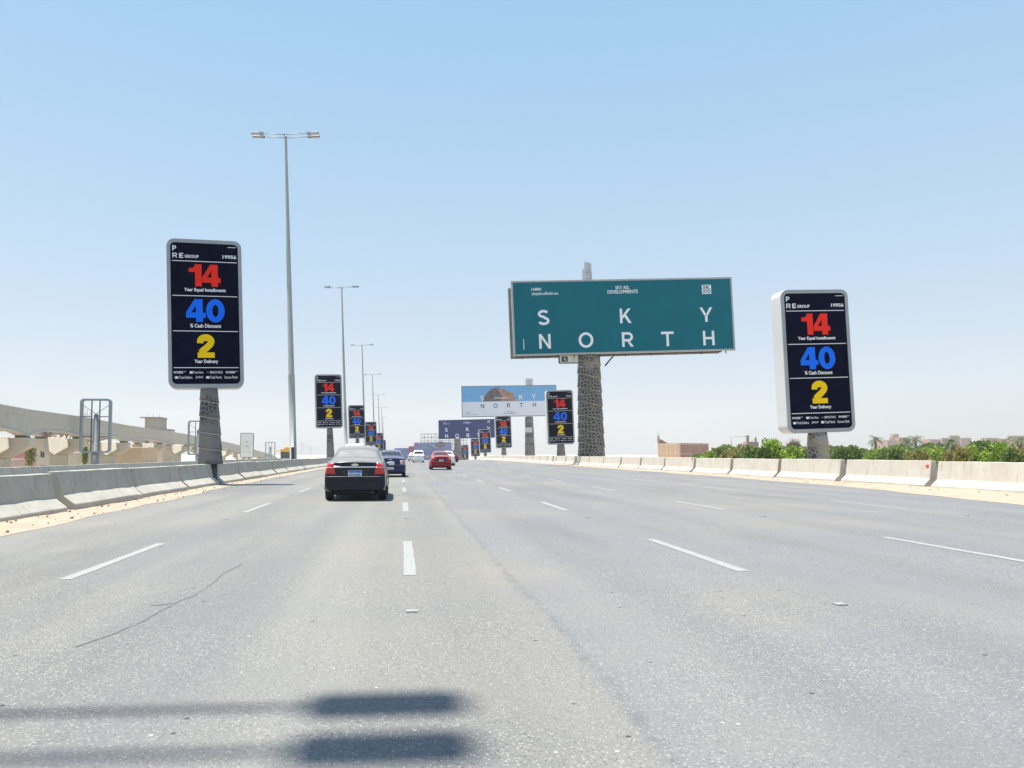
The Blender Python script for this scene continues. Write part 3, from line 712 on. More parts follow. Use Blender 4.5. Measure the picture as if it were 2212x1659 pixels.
def crest(parent, cx, cz, rad, y, m1, m2):
    mb = MB()
    for j in range(26):
        t = R(120+300*j/25); u = Vector((math.cos(t), math.sin(t))); v_ = Vector((-u.y, u.x)); c_ = Vector((cx, cz))+u*rad
        L_ = rad*.13; Wd = rad*.055
        for s in (-1, 1):
            d = (v_*.8+u*s*.5).normalized(); n_ = Vector((-d.y, d.x)); mb.face([(*(c_-n_*Wd),)[:1]+(y,)+(*(c_-n_*Wd),)[1:], (*(c_+d*L_),)[:1]+(y,)+(*(c_+d*L_),)[1:], (*(c_+n_*Wd),)[:1]+(y,)+(*(c_+n_*Wd),)[1:]])
    mb.build('crest', m1, parent, normals=False)
    mb = MB(); mb.face([(cx-rad*.55, y, cz-rad*.12), (cx-rad*.1, y, cz-rad*.42), (cx+rad*.45, y, cz-rad*.40), (cx+rad*.52, y, cz-rad*.2), (cx+rad*.05, y, cz-rad*.22)])
    mb.face([(cx-rad*.14, y, cz+rad*.55), (cx-rad*.03, y, cz+rad*.55), (cx-rad*.03, y, cz+rad*.95), (cx-rad*.14, y, cz+rad*.95)])
    mb.face([(cx+rad*.05, y, cz+rad*.55), (cx+rad*.16, y, cz+rad*.55), (cx+rad*.16, y, cz+rad*.95), (cx+rad*.05, y, cz+rad*.95)])
    mb.build('crest_emblem', m2, parent, normals=False)
M_CR1 = mat('crest_pale_green', (.50, .55, .34), .7); M_CR2 = mat('crest_green', (.13, .30, .09), .7)
crest(pr, w_*.24, 0, h_*.36, -.010, M_CR1, M_CR2)
# --- sky / face board
D2 = 190
root, p, g = billboard_root(1146.5, D2, 'wide billboard with a woman\'s upturned face above the word NORTH')
face, X, W, Hh = board(root, [(997, 834), (1201.5, 831.5), (1203, 898), (997.5, 901.5)], D2, mat('ad_white', (.74, .76, .82), .5), fr=.14, mframe=mat('frame_bluegrey', (.13, .16, .19), .6))
def U2(z): return (z-1330)/1180*W
def V2(z): return -(z-388)/390*Hh
mb = MB()
for k in range(16):
    x = -W/2+k*W/15
    pass
M_ADSKY = mat('ad_sky_blue', (.16, .42, .72), .5, noise=.12, nscale=.25)
mb.box(-W/2+.14, W/2-.14, -.015, -.004, V2(392), Hh/2-.14); up = mb.build('printed_sky', M_ADSKY, face)
mb = MB(); hair = [(1005, 390), (1015, 352), (1040, 305), (1075, 262), (1120, 232), (1170, 218), (1215, 222), (1240, 240), (1215, 262), (1225, 300), (1255, 330), (1235, 345), (1220, 388)]
mb.face([(U2(a), -.02, V2(b)) for a, b in hair]); mb.build('printed_hair', mat('ad_hair', (.055, .055, .07), .6, noise=.5, nscale=1.2, col2=(.20, .15, .13)), face, normals=False)
mb = MB(); fc = [(1218, 388), (1232, 345), (1250, 330), (1222, 300), (1205, 262), (1185, 232), (1215, 226), (1250, 236), (1285, 256), (1315, 268), (1345, 278), (1368, 284), (1385, 296), (1380, 312), (1368, 320), (1392, 332), (1405, 346), (1400, 352), (1412, 362), (1420, 378), (1450, 388)]
mb.face([(U2(a), -.022, V2(b)) for a, b in fc]); fp = mb.build('printed_face', mat('ad_skin', (.52, .30, .22), .6, noise=.5, nscale=.9, col2=(.30, .15, .11)), face, normals=False)
mb = MB()
for pl_ in ([(1250, 268), (1262, 254), (1285, 252), (1300, 260), (1285, 258), (1264, 262)], [(1278, 292), (1300, 284), (1326, 292), (1302, 298)], [(1392, 350), (1405, 348), (1400, 356), (1385, 355)], [(1352, 312), (1368, 308), (1366, 316)]):
    mb.face([(U2(a), -.026, V2(b)) for a, b in pl_])
mb.build('printed_features', mat('ad_dark_brown', (.09, .04, .03), .6), face, normals=False)
mb = MB()
for ch, xc, zb in (('S', 994, 378), ('K', 1475, 370), ('Y', 1636, 366)):
    w0, _ = glyph(ch); hg = 58/390*Hh; put_glyphs(mb, ch, U2(xc)-w0*hg/2, V2(zb), hg, -.030)
put_text(mb, 'up and above', U2(1150), V2(360), U2(1318)-U2(1150), V2(336)-V2(360), -.030, off=.03)
mb.build('white_lettering', M_WHITE, face, normals=False)
mb = MB(); mk = mat('ad_ink', (.03, .05, .12), .6)
for ch, xc, zb in (('N', 997, 475), ('O', 1157, 472), ('R', 1320, 470), ('T', 1478, 468), ('H', 1641, 466)):
    w0, _ = glyph(ch); hg = 54/390*Hh; put_glyphs(mb, ch, U2(xc)-w0*hg/2, V2(zb), hg, -.010)
put_text(mb, '16881', U2(790), V2(532), U2(838)-U2(790), V2(520)-V2(532), -.01); put_text(mb, 'skyabudhabi.ae', U2(790), V2(557), U2(928)-U2(790), V2(546)-V2(557), -.01, off=0)
put_text(mb, 'SKY AD.', U2(1300), V2(524), U2(1368)-U2(1300), V2(512)-V2(524), -.01); put_text(mb, 'DEVELOPMENTS', U2(1255), V2(548), U2(1418)-U2(1255), V2(536)-V2(548), -.01)
mb.build('dark_lettering', mk, face, normals=False)
pt = corner(1146, 900, D2+1, root)
clad_pole('pole', 0, pt.z, 1.28, .98, root, 11, M_LAT, tilt=.2).location = (0, .9, 0)
c2 = corner(1143, 830, D2+1, root)
mb = MB(); mb.uvk = 5; mb.rings([[(c2.x+.95*math.cos(t), .9+.95*math.sin(t), z) for t in [2*math.pi*k/16 for k in range(16)]] for z in (c2.z-1.2, corner(1143, 818, D2+1, root).z)], uvs=True, cap=False); mb.build('pierced_top', M_LATA, root)
mb = MB(); a = corner(1143.5, 929, D2-.6, root)
mb.box(a.x-1.1, a.x+.7, -.75, -.7, a.z-.6, a.z+.7); sp = mb.build('sticker', mat('sticker_grey', (.55, .56, .57), .6), root)
# --- navy board
D3 = 330
root, p, g = billboard_root(990, D3, 'wide navy billboard with white SKY NORTH letters, farthest of the three lettered boards')
face, X, W, Hh = board(root, [(947, 908), (1068, 904.5), (1069, 945.5), (948, 948.5)], D3, M_NAVY, fr=.1, mframe=M_NAVY)
def U3(z): return (z-925)/1495*W
def V3(z): return -(z-440)/500*Hh
mb = MB()
for ch, xc, zb in (('S', 382, 510), ('K', 945, 497), ('Y', 1508, 486), ('N', 385, 670), ('O', 665, 665), ('R', 955, 660), ('T', 1235, 655), ('H', 1515, 650)):
    w0, _ = glyph(ch); hg = 100/500*Hh; put_glyphs(mb, ch, U3(xc)-w0*hg/2, V3(zb)-U3(xc)*.03*.5, hg, -.012)
for s, a, b, c_, d_ in (('16881', 308, 370, 252, 274), ('skyabudhabi.ae', 308, 490, 282, 304), ('SKY AD.', 890, 980, 238, 258), ('DEVELOPMENTS', 830, 1042, 264, 290), ('AYD', 1485, 1552, 230, 294)):
    put_text(mb, s, U3(a), V3(d_), U3(b)-U3(a), V3(c_)-V3(d_), -.012)
mb.build('lettering', M_WHITE, face, normals=False)
pt = corner(990, 945, D3+1, root)
clad_pole('pole', -3, pt.z, 1.9, 1.35, root, 10, M_LAT, tilt=.2).location = (0, .8, 0)

# --- far adverts past the crest
M_FB = mat('faded_blue_ad', (.20, .26, .48), .6, noise=.1, nscale=.1); M_FB2 = mat('strong_blue_ad', (.06, .15, .45), .6, noise=.15, nscale=.2)
M_FR = mat('faded_red_ad', (.50, .10, .12), .6, noise=.2, nscale=.2); M_FO = mat('orange_print', (.60, .28, .06), .6); M_FM = mat('mauve_print', (.22, .13, .17), .8, noise=.5, nscale=.5)
M_FP = mat('pink_print', (.55, .10, .14), .7); M_FW = mat('pale_print', (.45, .55, .62), .7, noise=.4, nscale=.5)
def far_board(name, label, x0, x1, yt, yb, D, mt, prints=(), tilt=0):
    a, b = at(x0, yt, D), at(x1, yb, D); g = zc(D)-1
    root = thing(name, label, 'billboard', ((a.x+b.x)/2, D, g), (0, LEAN*.6, 0))
    W, z1, z0 = b.x-a.x, a.z-g, b.z-g
    mb = MB(); mb.box(-W/2, W/2, 0, .8, z0, z1); po = mb.build('poster', mt, root)
    mb = MB()
    for k in range(4): x = -W/2+W*(.1+.8*k/3); mb.box(x-.2, x+.2, .85, 1.25, 0, z1)
    mb.build('post', M_GALV, root)
    for nm, pts, m in prints:
        mb = MB(); mb.face([(((px-x0)/(x1-x0)-.5)*W, -.05, z1+(z0-z1)*(py-yt)/(yb-yt)) for px, py in pts]); mb.build(nm, m, po, normals=False)
    return root
def blob(cx, cy, rx, ry, n=22, j=.22, seed=1):
    q = random.Random(seed); return [(cx+rx*(1+q.uniform(-j, j))*math.cos(2*math.pi*k/n), cy+ry*(1+q.uniform(-j, j))*math.sin(2*math.pi*k/n)) for k in range(n)]
far_board('far_billboard', 'faded blue hoarding past the crest beside the dark blue hatchback', 853, 884, 968, 996, 470, M_FB, [('print', blob(871, 975, 3, 2.6), M_FR)])
far_board('far_billboard', 'faded red hoarding past the crest left of the white minivan', 884, 896, 964, 1000, 465, M_FR)
far_board('far_billboard', 'wide faded blue hoarding with a mauve tree picture past the crest', 895.5, 977, 955.5, 976, 460, M_FB,
          [('print', blob(901.5, 962, 3.6, 3.2, 16, .03), M_FR), ('tree_print', blob(954, 960.5, 11, 6.5, 26, .25, 4), M_FM), ('pale_print', blob(930, 965.5, 13, 4, 30, .6, 5), M_FW)])
far_board('far_billboard', 'strong blue hoarding with an orange patch below the wide faded one', 913, 977, 975, 1000, 455, M_FB2, [('print', blob(924, 985, 5.5, 3.2, 20, .2, 6), M_FO), ('pale_print', blob(926, 978, 5, .8, 20, .3, 7), M_FW)])
far_board('far_billboard', 'pinkish hoarding past the crest at the right end of the blue ones', 977, 993, 971, 1000, 450, mat('pink_ad', (.50, .40, .45), .6), [('print', blob(983, 977, 4.5, 3.5, 22, .35, 8), M_FP), ('print', blob(981, 988, 4, 4, 22, .35, 9), M_FP)])
# scaffold frame
D4 = 430; a = at(911, 936.5, D4); b = at(1010, 975, D4); g = zc(D4)-1
root = thing('scaffold_frame', 'bare steel scaffold frame standing before the faded hoardings', 'frame', ((a.x+b.x)/2, D4, g), (0, LEAN*.6, 0)); W = b.x-a.x; z1 = a.z-g; z0 = b.z-g
mb = MB(); nc = 13; nr = 5
for k in range(nc+1): x = -W/2+W*k/nc; mb.box(x-.12, x+.12, 0, .24, 0 if k % 4 == 0 else z0, z1)
for k in range(nr+1): z = z0+(z1-z0)*k/nr; mb.box(-W/2, W/2, .26, .46, z-.13, z+.13)
for k in range(nc):
    for j in range(nr):
        x = -W/2+W*k/nc; z = z0+(z1-z0)*j/nr; mb.tube((x, .1, z+(0 if (k+j) % 2 else (z1-z0)/nr)), (x+W/nc, .5, z+((z1-z0)/nr if (k+j) % 2 else 0)), .06, n=4, smooth=False)
mb.build('steel_lattice', mat('scaffold_steel', (.25, .25, .25), .6), root)

# ------------------------------------------------------------------ vehicles
def paint(name, col, metal=.35, rough=.3): return mat(name, col, rough, metal=0, coat=.3, spec=.2)
GLASS = mat('car_glass', (.025, .03, .035), .04, spec=.8, coat=.5)
GLASSD = mat('dusty_rear_glass', (.30, .295, .27), .2, spec=.8, coat=.6, noise=.25, nscale=3)
def make_car(name, label, cat, px, D, pc, glass, W=1.70, L=4.3, H=1.50, kind='sedan', lamp='big', loc=None, mirror=None, bow=False, plate=True, roofc=None):
    p = loc or at(px, 990, D)
    root = thing(name, label, cat, (p.x, D, zc(D)), (math.atan2(zc(D+2)-zc(D), 2) if D > 150 else 0, 0, 0))
    w = W/2
    if kind == 'sedan':   # y, sill half, low z, wide half, belt half, belt z, top half, top z
        st = [(0.00, .80, .34, .90, .86, .98, .62, 1.00), (.04, .86, .27, .965, .90, 1.02, .70, 1.07), (.22, .90, .22, .99, .92, 1.03, .76, 1.10), (.62, .92, .20, 1.0, .935, 1.02, .80, 1.115),
              (1.20, .92, .20, 1.0, .94, 1.00, .66, 1.44), (1.75, .92, .20, 1.0, .94, .98, .66, 1.50), (2.35, .92, .20, 1.0, .94, .96, .655, 1.49), (2.75, .92, .20, 1.0, .93, .95, .66, 1.40), (3.35, .92, .20, 1.0, .92, .92, .74, 1.00), (3.9, .90, .21, .97, .86, .84, .62, .90), (4.22, .84, .26, .90, .74, .66, .5, .74), (4.3, .76, .32, .8, .6, .56, .4, .58)]
        cab = (3, 4, 7, 8)
    elif kind == 'hatch':
        st = [(0.00, .80, .34, .90, .87, .95, .62, .99), (.04, .86, .27, .965, .91, 1.00, .76, 1.05), (.20, .90, .22, .99, .93, 1.02, .82, 1.08), (.42, .92, .20, 1.0, .935, 1.02, .82, 1.10),
              (1.00, .92, .20, 1.0, .94, 1.00, .68, 1.44), (1.65, .92, .20, 1.0, .94, .98, .66, 1.50), (2.35, .92, .20, 1.0, .94, .96, .655, 1.48), (2.7, .92, .20, 1.0, .93, .95, .66, 1.40), (3.25, .92, .20, 1.0, .92, .92, .74, 1.0), (3.7, .90, .21, .97, .86, .84, .62, .90), (3.95, .84, .26, .90, .74, .66, .5, .74), (4.0, .76, .32, .8, .6, .56, .4, .58)]
        cab = (3, 4, 7, 8)
    else:   # van / minivan
        k = 1.0
        st = [(0.00, .82, .36, .93, .92, 1.00, .90, 1.02), (.03, .88, .28, .97, .95, 1.06, .90, 1.09), (.06, .90, .24, .99, .965, 1.08, .90, 1.12), (.09, .92, .22, 1.0, .97, 1.10, .90, 1.16),
              (.26, .92, .20, 1.0, .97, 1.10, .80, 1.72), (.8, .92, .20, 1.0, .97, 1.10, .80, 1.80), (2.2, .92, .20, 1.0, .97, 1.08, .80, 1.80), (2.9, .92, .20, 1.0, .96, 1.06, .78, 1.70), (3.5, .92, .20, 1.0, .94, 1.0, .80, 1.12), (3.9, .90, .22, .97, .88, .84, .7, .95), (4.15, .84, .26, .90, .8, .7, .6, .8), (4.2, .76, .32, .8, .7, .6, .5, .62)]
        cab = (3, 4, 7, 8)
    sy = L/st[-1][0]; kz = H/(1.50 if kind in ('sedan', 'hatch') else 1.80)
    bm = bmesh.new(); rows = []
    for (y, sh, zl, wh, bh, bz, th, tz) in st:
        cr = .035
        zl, bz, tz = zl*min(1, kz), bz*kz, tz*kz
        half = [(0, zl-.0), (sh*w*.6, zl-.005), (sh*w, zl), (wh*w, zl+.10), (wh*w*1.0, (zl+bz)/2+.03), (bh*w, bz), (th*w, tz-.02), (th*w*.62, tz+cr*.6), (0, tz+cr)]
        ring = [(x, z) for x, z in half]+[(-x, z) for x, z in half[-2:0:-1]]
        rows.append([bm.verts.new((x, y*sy, z)) for x, z in ring])
    n = len(rows[0]); fm = {}
    for a in range(len(rows)-1):
        for k in range(n):
            f = bm.faces.new([rows[a][k], rows[a][(k+1) % n], rows[a+1][(k+1) % n], rows[a+1][k]]); f.smooth = True; f.material_index = 0; fm[(a, k)] = f
    for r_, rev in ((rows[0], 0), (rows[-1], 1)):
        c = bm.verts.new((0, r_[0].co.y, (r_[0].co.z+r_[8].co.z)/2))
        for k in range(n): f = bm.faces.new([r_[k], c, r_[(k+1) % n]]); f.smooth = True
    bmesh.ops.recalc_face_normals(bm, faces=bm.faces)
    A, B, C_, D_ = cab
    def side(a): return [fm[(a, 5)], fm[(a, n-6)]]
    top = lambda a: [fm[(a, k)] for k in (6, 7, n-8, n-7)]
    def glassify(fs, th, mi):
        rr = bmesh.ops.inset_region(bm, faces=fs, thickness=th, depth=-.004, use_even_offset=True)
        for f in fs: f.material_index = mi
    glassify(top(A), .055, 1)                        # rear screen
    glassify(top(C_), .055, 2)                       # windscreen
    ss = list(range(B, C_)) if kind != 'sedan' else list(range(B, C_))
    for sgn in (0, 1):
        fs = [side(a)[sgn] for a in range(A if kind != 'van' else B, D_)]
        bmesh.ops.inset_region(bm, faces=fs, thickness=.05, depth=-.003, use_even_offset=True)
        for f in fs: f.material_index = 3
    me = bpy.data.meshes.new('car'); bm.to_mesh(me); bm.free()
    o = bpy.data.objects.new('car', me); COL.objects.link(o); md = o.modifiers.new('s', 'SUBSURF'); md.levels = 2; md.render_levels = 2
    dg = bpy.context.evaluated_depsgraph_get(); ev = bpy.data.meshes.new_from_object(o.evaluated_get(dg)); bpy.data.objects.remove(o)
    for mi, nm, mt in ((0, 'body', pc), (1, 'rear_window', glass), (2, 'windscreen', GLASS), (3, 'side_windows', GLASS)):
        bm = bmesh.new(); bm.from_mesh(ev); bmesh.ops.delete(bm, geom=[f for f in bm.faces if f.material_index != mi], context='FACES')
        for f in bm.faces: f.material_index = 0
        if nm == 'side_windows':
            for sgn in (-1, 1):
                b2 = bm.copy(); bmesh.ops.delete(b2, geom=[f for f in b2.faces if f.calc_center_median().x*sgn < 0], context='FACES')
                m2 = bpy.data.meshes.new('side_window'); b2.to_mesh(m2); b2.free(); m2.materials.append(mt); oo = bpy.data.objects.new('side_window', m2); COL.objects.link(oo); oo.parent = root
        else:
            m2 = bpy.data.meshes.new(nm); bm.to_mesh(m2); m2.materials.append(mt); oo = bpy.data.objects.new(nm, m2); COL.objects.link(oo); oo.parent = root
            if nm == 'body': body = oo
        bm.free()
    # surface finder for things fixed to the tail
    from mathutils.bvhtree import BVHTree
    tree = BVHTree.FromPolygons([v.co.copy() for v in ev.vertices], [list(p_.vertices) for p_ in ev.polygons])
    def tail(x, z, out=.006):
        h = tree.ray_cast(Vector((x, -1, z)), Vector((0, 1, 0)))
        return (x, (h[0].y if h[0] else .05)-out, z)
    def patch(nm, poly, mt, out=.01, depth=.03, parent=root, n=6, smooth=True):
        """sheet that follows the tail surface inside a quad given as TL,TR,BR,BL"""
        mb = MB(); rows = []
        (x0, z0), (x1, z1), (x2, z2), (x3, z3) = poly
        for j in range(n+1):
            v_ = j/n; row = []
            for i in range(n+1):
                u = i/n; x = (x0*(1-u)+x1*u)*(1-v_)+(x3*(1-u)+x2*u)*v_; z = (z0*(1-u)+z1*u)*(1-v_)+(z3*(1-u)+z2*u)*v_
                e = out*(1 if 0 < i < n and 0 < j < n else .35)
                row.append(tail(x, z, e))
            rows.append(row)
        mb.rings(rows, closed=False, cap=False, smooth=smooth); return mb.build(nm, mt, parent)
    K = kz
    if kind == 'sedan':
        for s in (-1, 1):
            lens = patch('tail_light', [(s*w*.70, 1.035*K), (s*w*.86, 1.00*K), (s*w*.955, .74*K), (s*w*.61, .735*K)], M_LENS, .022, n=8)
            patch('lens_strip', [(s*w*.665, .925*K), (s*w*.90, .925*K), (s*w*.91, .895*K), (s*w*.655, .895*K)], mat('lens_pink', (.62, .25, .24), .15, coat=.6), .034, parent=lens)
        patch('chrome_strip', [(-w*.66, .945*K), (w*.66, .945*K), (w*.64, .905*K), (-w*.64, .905*K)], M_CHROME if bow else pc, .035)
        dk = mat('painted_recess_shade', (.012, .013, .018), .4)
        patch('spoiler_lip', [(-w*.66, 1.06*K), (w*.66, 1.06*K), (w*.68, 1.035*K), (-w*.68, 1.035*K)], pc, .05)
        patch('plate_recess', [(-w*.46, .875*K), (w*.46, .875*K), (w*.36, .62*K), (-w*.36, .62*K)], dk, .005)  # flat sheet on the tail, recess shade put into its dark colour
        patch('recess_trim', [(-w*.35, .645*K), (w*.35, .645*K), (w*.34, .632*K), (-w*.34, .632*K)], M_CHROME, .02)
    elif kind == 'hatch':
        for s in (-1, 1):
            lens = patch('tail_light', [(s*w*.62, .93*K), (s*w*.93, .90*K), (s*w*.95, .70*K), (s*w*.66, .72*K)], M_LENSW, .022)
            patch('red_lens', [(s*w*.76, .90*K), (s*w*.90, .89*K), (s*w*.90, .72*K), (s*w*.76, .74*K)], M_LENS, .036, parent=lens)
        patch('garnish', [(-w*.5, .62*K), (w*.5, .62*K), (w*.5, .60*K), (-w*.5, .60*K)], M_CHROME, .02)
    else:
        for s in (-1, 1): patch('tail_light', [(s*w*.86, 1.0*K), (s*w*.955, .98*K), (s*w*.95, .62*K), (s*w*.86, .64*K)], mat('dark_red_lens', (.10, .02, .02), .3), .02)
    if bow:
        mb = MB(); bz = .985*K; yb = tail(0, bz, .055)[1]
        for p_ in ([(-.085, .022), (-.035, .022), (-.028, .0), (-.045, -.022), (-.095, -.018)], [(.085, -.022), (.035, -.022), (.028, 0), (.045, .022), (.095, .018)], [(-.035, .034), (.045, .034), (.035, -.034), (-.045, -.034)]):
            mb.prism([(a, bz+b) for a, b in p_], 'y', yb, yb+.02)
        mb.build('badge', M_CHROME, root)
    if plate:
        pw, zp0, zp1 = .185, (.66 if kind == 'sedan' else .42 if kind == 'hatch' else .78)*K, (.83 if kind == 'sedan' else .58 if kind == 'hatch' else .94)*K
        yb = min(tail(0, zp0)[1], tail(0, zp1)[1])-.008
        mb = MB(); mb.box(-pw, pw, yb-.012, yb+.012, zp0, zp1); pl = mb.build('number_plate', M_PLATEW, root)
        mb = MB(); mb.box(-pw+.012, pw-.012, yb-.016, yb-.0125, zp0+(zp1-zp0)*.66, zp1-.01); mb.build('blue_band', M_PLATEB if kind == 'sedan' and bow else M_PLATEW, pl)
        mb = MB(); q = random.Random(4)
        x = -pw+.03
        while x < pw-.04:
            ww = q.uniform(.012, .028); mb.box(x, x+ww, yb-.0155, yb-.0125, zp0+.02+q.uniform(0, .015), zp0+(zp1-zp0)*.55-q.uniform(0, .015)); x += ww+q.uniform(.008, .02)
        mb.build('figures', M_PLATEG, pl)
    # bumper crease and black valance
    patch('bumper_top', [(-w*.93, .675*K), (w*.93, .675*K), (w*.95, .56*K), (-w*.95, .56*K)], pc, .075, n=14)
    mb = MB(); mb.box(-w*.80, w*.80, .15, L-.3, .17, .34); mb.box(-w*.62, w*.60, .05, .5, .19, .30); bevel(mb.build('underbody', M_UNDER, root), .04)
    if kind == 'sedan':
        mb = MB(); mb.tube((w*.55, .02, .235), (w*.55, .35, .235), .03); mb.build('exhaust', M_DARK, root)
    wr = .305 if kind != 'van' else .31
    for yy in (.72*sy if kind != 'van' else .68, (3.38 if kind == 'sedan' else 3.15)*sy if kind != 'van' else 3.3):
        for s in (-1, 1):
            wx = s*(w-.115)
            wh = thing('wheel', None, None, (wx, yy, wr)); wh.parent = root
            mb = MB(); mb.lathe([(wr*.60, -.10), (wr*.93, -.105), (wr, -.07), (wr, .07), (wr*.93, .105), (wr*.60, .10)], 32, axis='x'); mb.build('tyre', M_TYRE, wh)
            mb = MB(); mb.lathe([(.03, s*.085), (.08, s*.08), (wr*.5, s*.055), (wr*.62, s*.095), (wr*.62, -s*.09)], 24, axis='x', cap=True); mb.build('rim', M_RIM, wh)
            mb = MB(); rows = []
            for j in range(17):
                t = math.pi*j/16; rows.append([(s*(w*1.0+.0), math.cos(t)*(wr+.07)+yy, wr+math.sin(t)*(wr+.065)), (s*(w*.97-.17), math.cos(t)*(wr+.07)+yy, wr+math.sin(t)*(wr+.065))])
            mb.rings(rows, closed=False, cap=False); mb.build('wheel_arch', M_UNDER, root)
    for s in (-1, 1):
        ym = (2.95 if kind != 'van' else 2.95)*sy; zm = (.99 if kind != 'van' else 1.15)*K; mb = MB()
        mb.rings([[(s*(w*.93+x), ym+yy_, zm+z_) for yy_, z_ in ((-a, -b), (-a, b), (a*.6, b*.8), (a*.6, -b*.8))] for x, a, b in ((0, .03, .03), (.06, .05, .05), (.10, .08, .075), (.22, .08, .07), (.25, .05, .045))], smooth=False)
        mo = mb.build('mirror', mirror or pc, root); md = mo.modifiers.new('s', 'SUBSURF'); md.levels = md.render_levels = 2
        mb = MB(); mb.box(s*(w*.93+.16)-.075, s*(w*.93+.16)+.075, ym-.085, ym-.08, zm-.05, zm+.05); mb.build('mirror_glass', mat('mirror_glass', (.6, .65, .7), .03, metal=1), mo)
    return root
def dust_sheen(m, k):  # pale tint on upward faces: sky reflection put into colour, with dust
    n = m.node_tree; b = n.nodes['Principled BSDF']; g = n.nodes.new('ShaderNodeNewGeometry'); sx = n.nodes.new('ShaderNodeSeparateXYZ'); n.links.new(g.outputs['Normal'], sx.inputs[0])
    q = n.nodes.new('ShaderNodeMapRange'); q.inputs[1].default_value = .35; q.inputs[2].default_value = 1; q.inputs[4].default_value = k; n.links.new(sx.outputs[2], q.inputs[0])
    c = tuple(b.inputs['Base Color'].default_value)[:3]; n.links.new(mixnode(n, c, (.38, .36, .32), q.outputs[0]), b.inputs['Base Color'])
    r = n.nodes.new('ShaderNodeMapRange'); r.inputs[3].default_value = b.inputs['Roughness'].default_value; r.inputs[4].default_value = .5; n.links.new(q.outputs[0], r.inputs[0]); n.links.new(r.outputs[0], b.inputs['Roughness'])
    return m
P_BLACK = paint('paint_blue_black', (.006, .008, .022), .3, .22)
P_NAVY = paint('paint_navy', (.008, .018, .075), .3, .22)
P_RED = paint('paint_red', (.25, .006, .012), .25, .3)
dust_sheen(P_BLACK, .58); dust_sheen(P_NAVY, .3); dust_sheen(P_RED, .25)
P_WHITE = paint('paint_white', (.78, .79, .80), 0, .3)
P_WINE = paint('paint_wine', (.10, .012, .02), .2, .3)
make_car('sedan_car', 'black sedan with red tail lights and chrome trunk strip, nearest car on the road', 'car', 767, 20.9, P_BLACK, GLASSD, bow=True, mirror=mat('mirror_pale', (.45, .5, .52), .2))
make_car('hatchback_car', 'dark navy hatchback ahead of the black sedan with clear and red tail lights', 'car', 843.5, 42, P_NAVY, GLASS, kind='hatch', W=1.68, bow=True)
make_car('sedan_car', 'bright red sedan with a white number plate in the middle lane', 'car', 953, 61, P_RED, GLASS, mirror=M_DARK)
make_car('minivan', 'white minivan seen from behind before the far hoardings', 'van', 904.3, 112, P_WHITE, GLASS, kind='van', W=1.66, H=1.80, L=4.2, mirror=P_WHITE)
make_car('sedan_car', 'low white sedan half hidden left of the white minivan', 'car', 892.5, 136, P_WHITE, GLASS)
make_car('hatchback_car', 'white hatchback half hidden right of the red sedan', 'car', 967, 83, P_WHITE, GLASS, kind='hatch', H=1.6)
make_car('sedan_car', 'dark wine sedan mostly hidden beyond the white hatchback', 'car', 979, 118, P_WINE, GLASS)
make_car('microbus', 'white microbus with only its roof showing over the black sedan', 'van', 765, 62, P_WHITE, GLASS, kind='van', W=1.72, H=2.12, L=4.8, mirror=P_WHITE)

# ------------------------------------------------------------------ left: guideway viaduct
_pp = [(50, 884, 68), (169, 900, 87), (268, 918.5, 110), (345, 929.5, 140), (402, 938.5, 169), (451, 948, 200), (495, 957, 231), (532, 967, 265), (560, 975, 300), (585, 982, 340), (600, 990, 390)]
PIER = [(p_.y, p_.x+.45, p_.z) for p_ in (at(*k_) for k_ in _pp)]
_d = (PIER[1][1]-PIER[0][1])/(PIER[1][0]-PIER[0][0])
PIER = [(68-k_*22, PIER[0][1]-_d*k_*22, PIER[0][2]) for k_ in (4, 3, 2, 1)]+PIER
via = thing('guideway_viaduct', 'long raised grey concrete guideway with two parallel beams, running along the left side', 'viaduct', (0, 0, 0))
def vdir(i):
    a = PIER[max(i-1, 0)]; b = PIER[min(i+1, len(PIER)-1)]; d = Vector((b[1]-a[1], b[0]-a[0])).normalized(); return d
for bi, off in ((0, 0.0), (1, -3.7)):
    rows = []; mb = MB()
    for i in range(len(PIER)-1):
        for j in range(8):
            t = j/8; a, b = PIER[i], PIER[i+1]
            D = a[0]+(b[0]-a[0])*t; x = a[1]+(b[1]-a[1])*t; z = a[2]+(b[2]-a[2])*t; d = vdir(i).lerp(vdir(i+1), t).normalized(); nn = Vector((d.y, -d.x))
            dep = 1.80+.55*(abs(2*t-1)**3.5)
            c = Vector((x, D))+nn*(off-.4)
            def P(u, w_): q = c+nn*u; return (q.x, q.y, z+w_)
            rows.append([P(-.40, 0), P(.40, 0), P(.40, -.35), P(.34, -.45), P(.34, -dep+.25), P(.42, -dep+.12), P(.42, -dep), P(-.42, -dep), P(-.42, -dep+.12), P(-.34, -dep+.25), P(-.34, -.45), P(-.40, -.35)])
    mb.rings(rows, smooth=False); mb.build('guide_beam', M_BEAM, via)
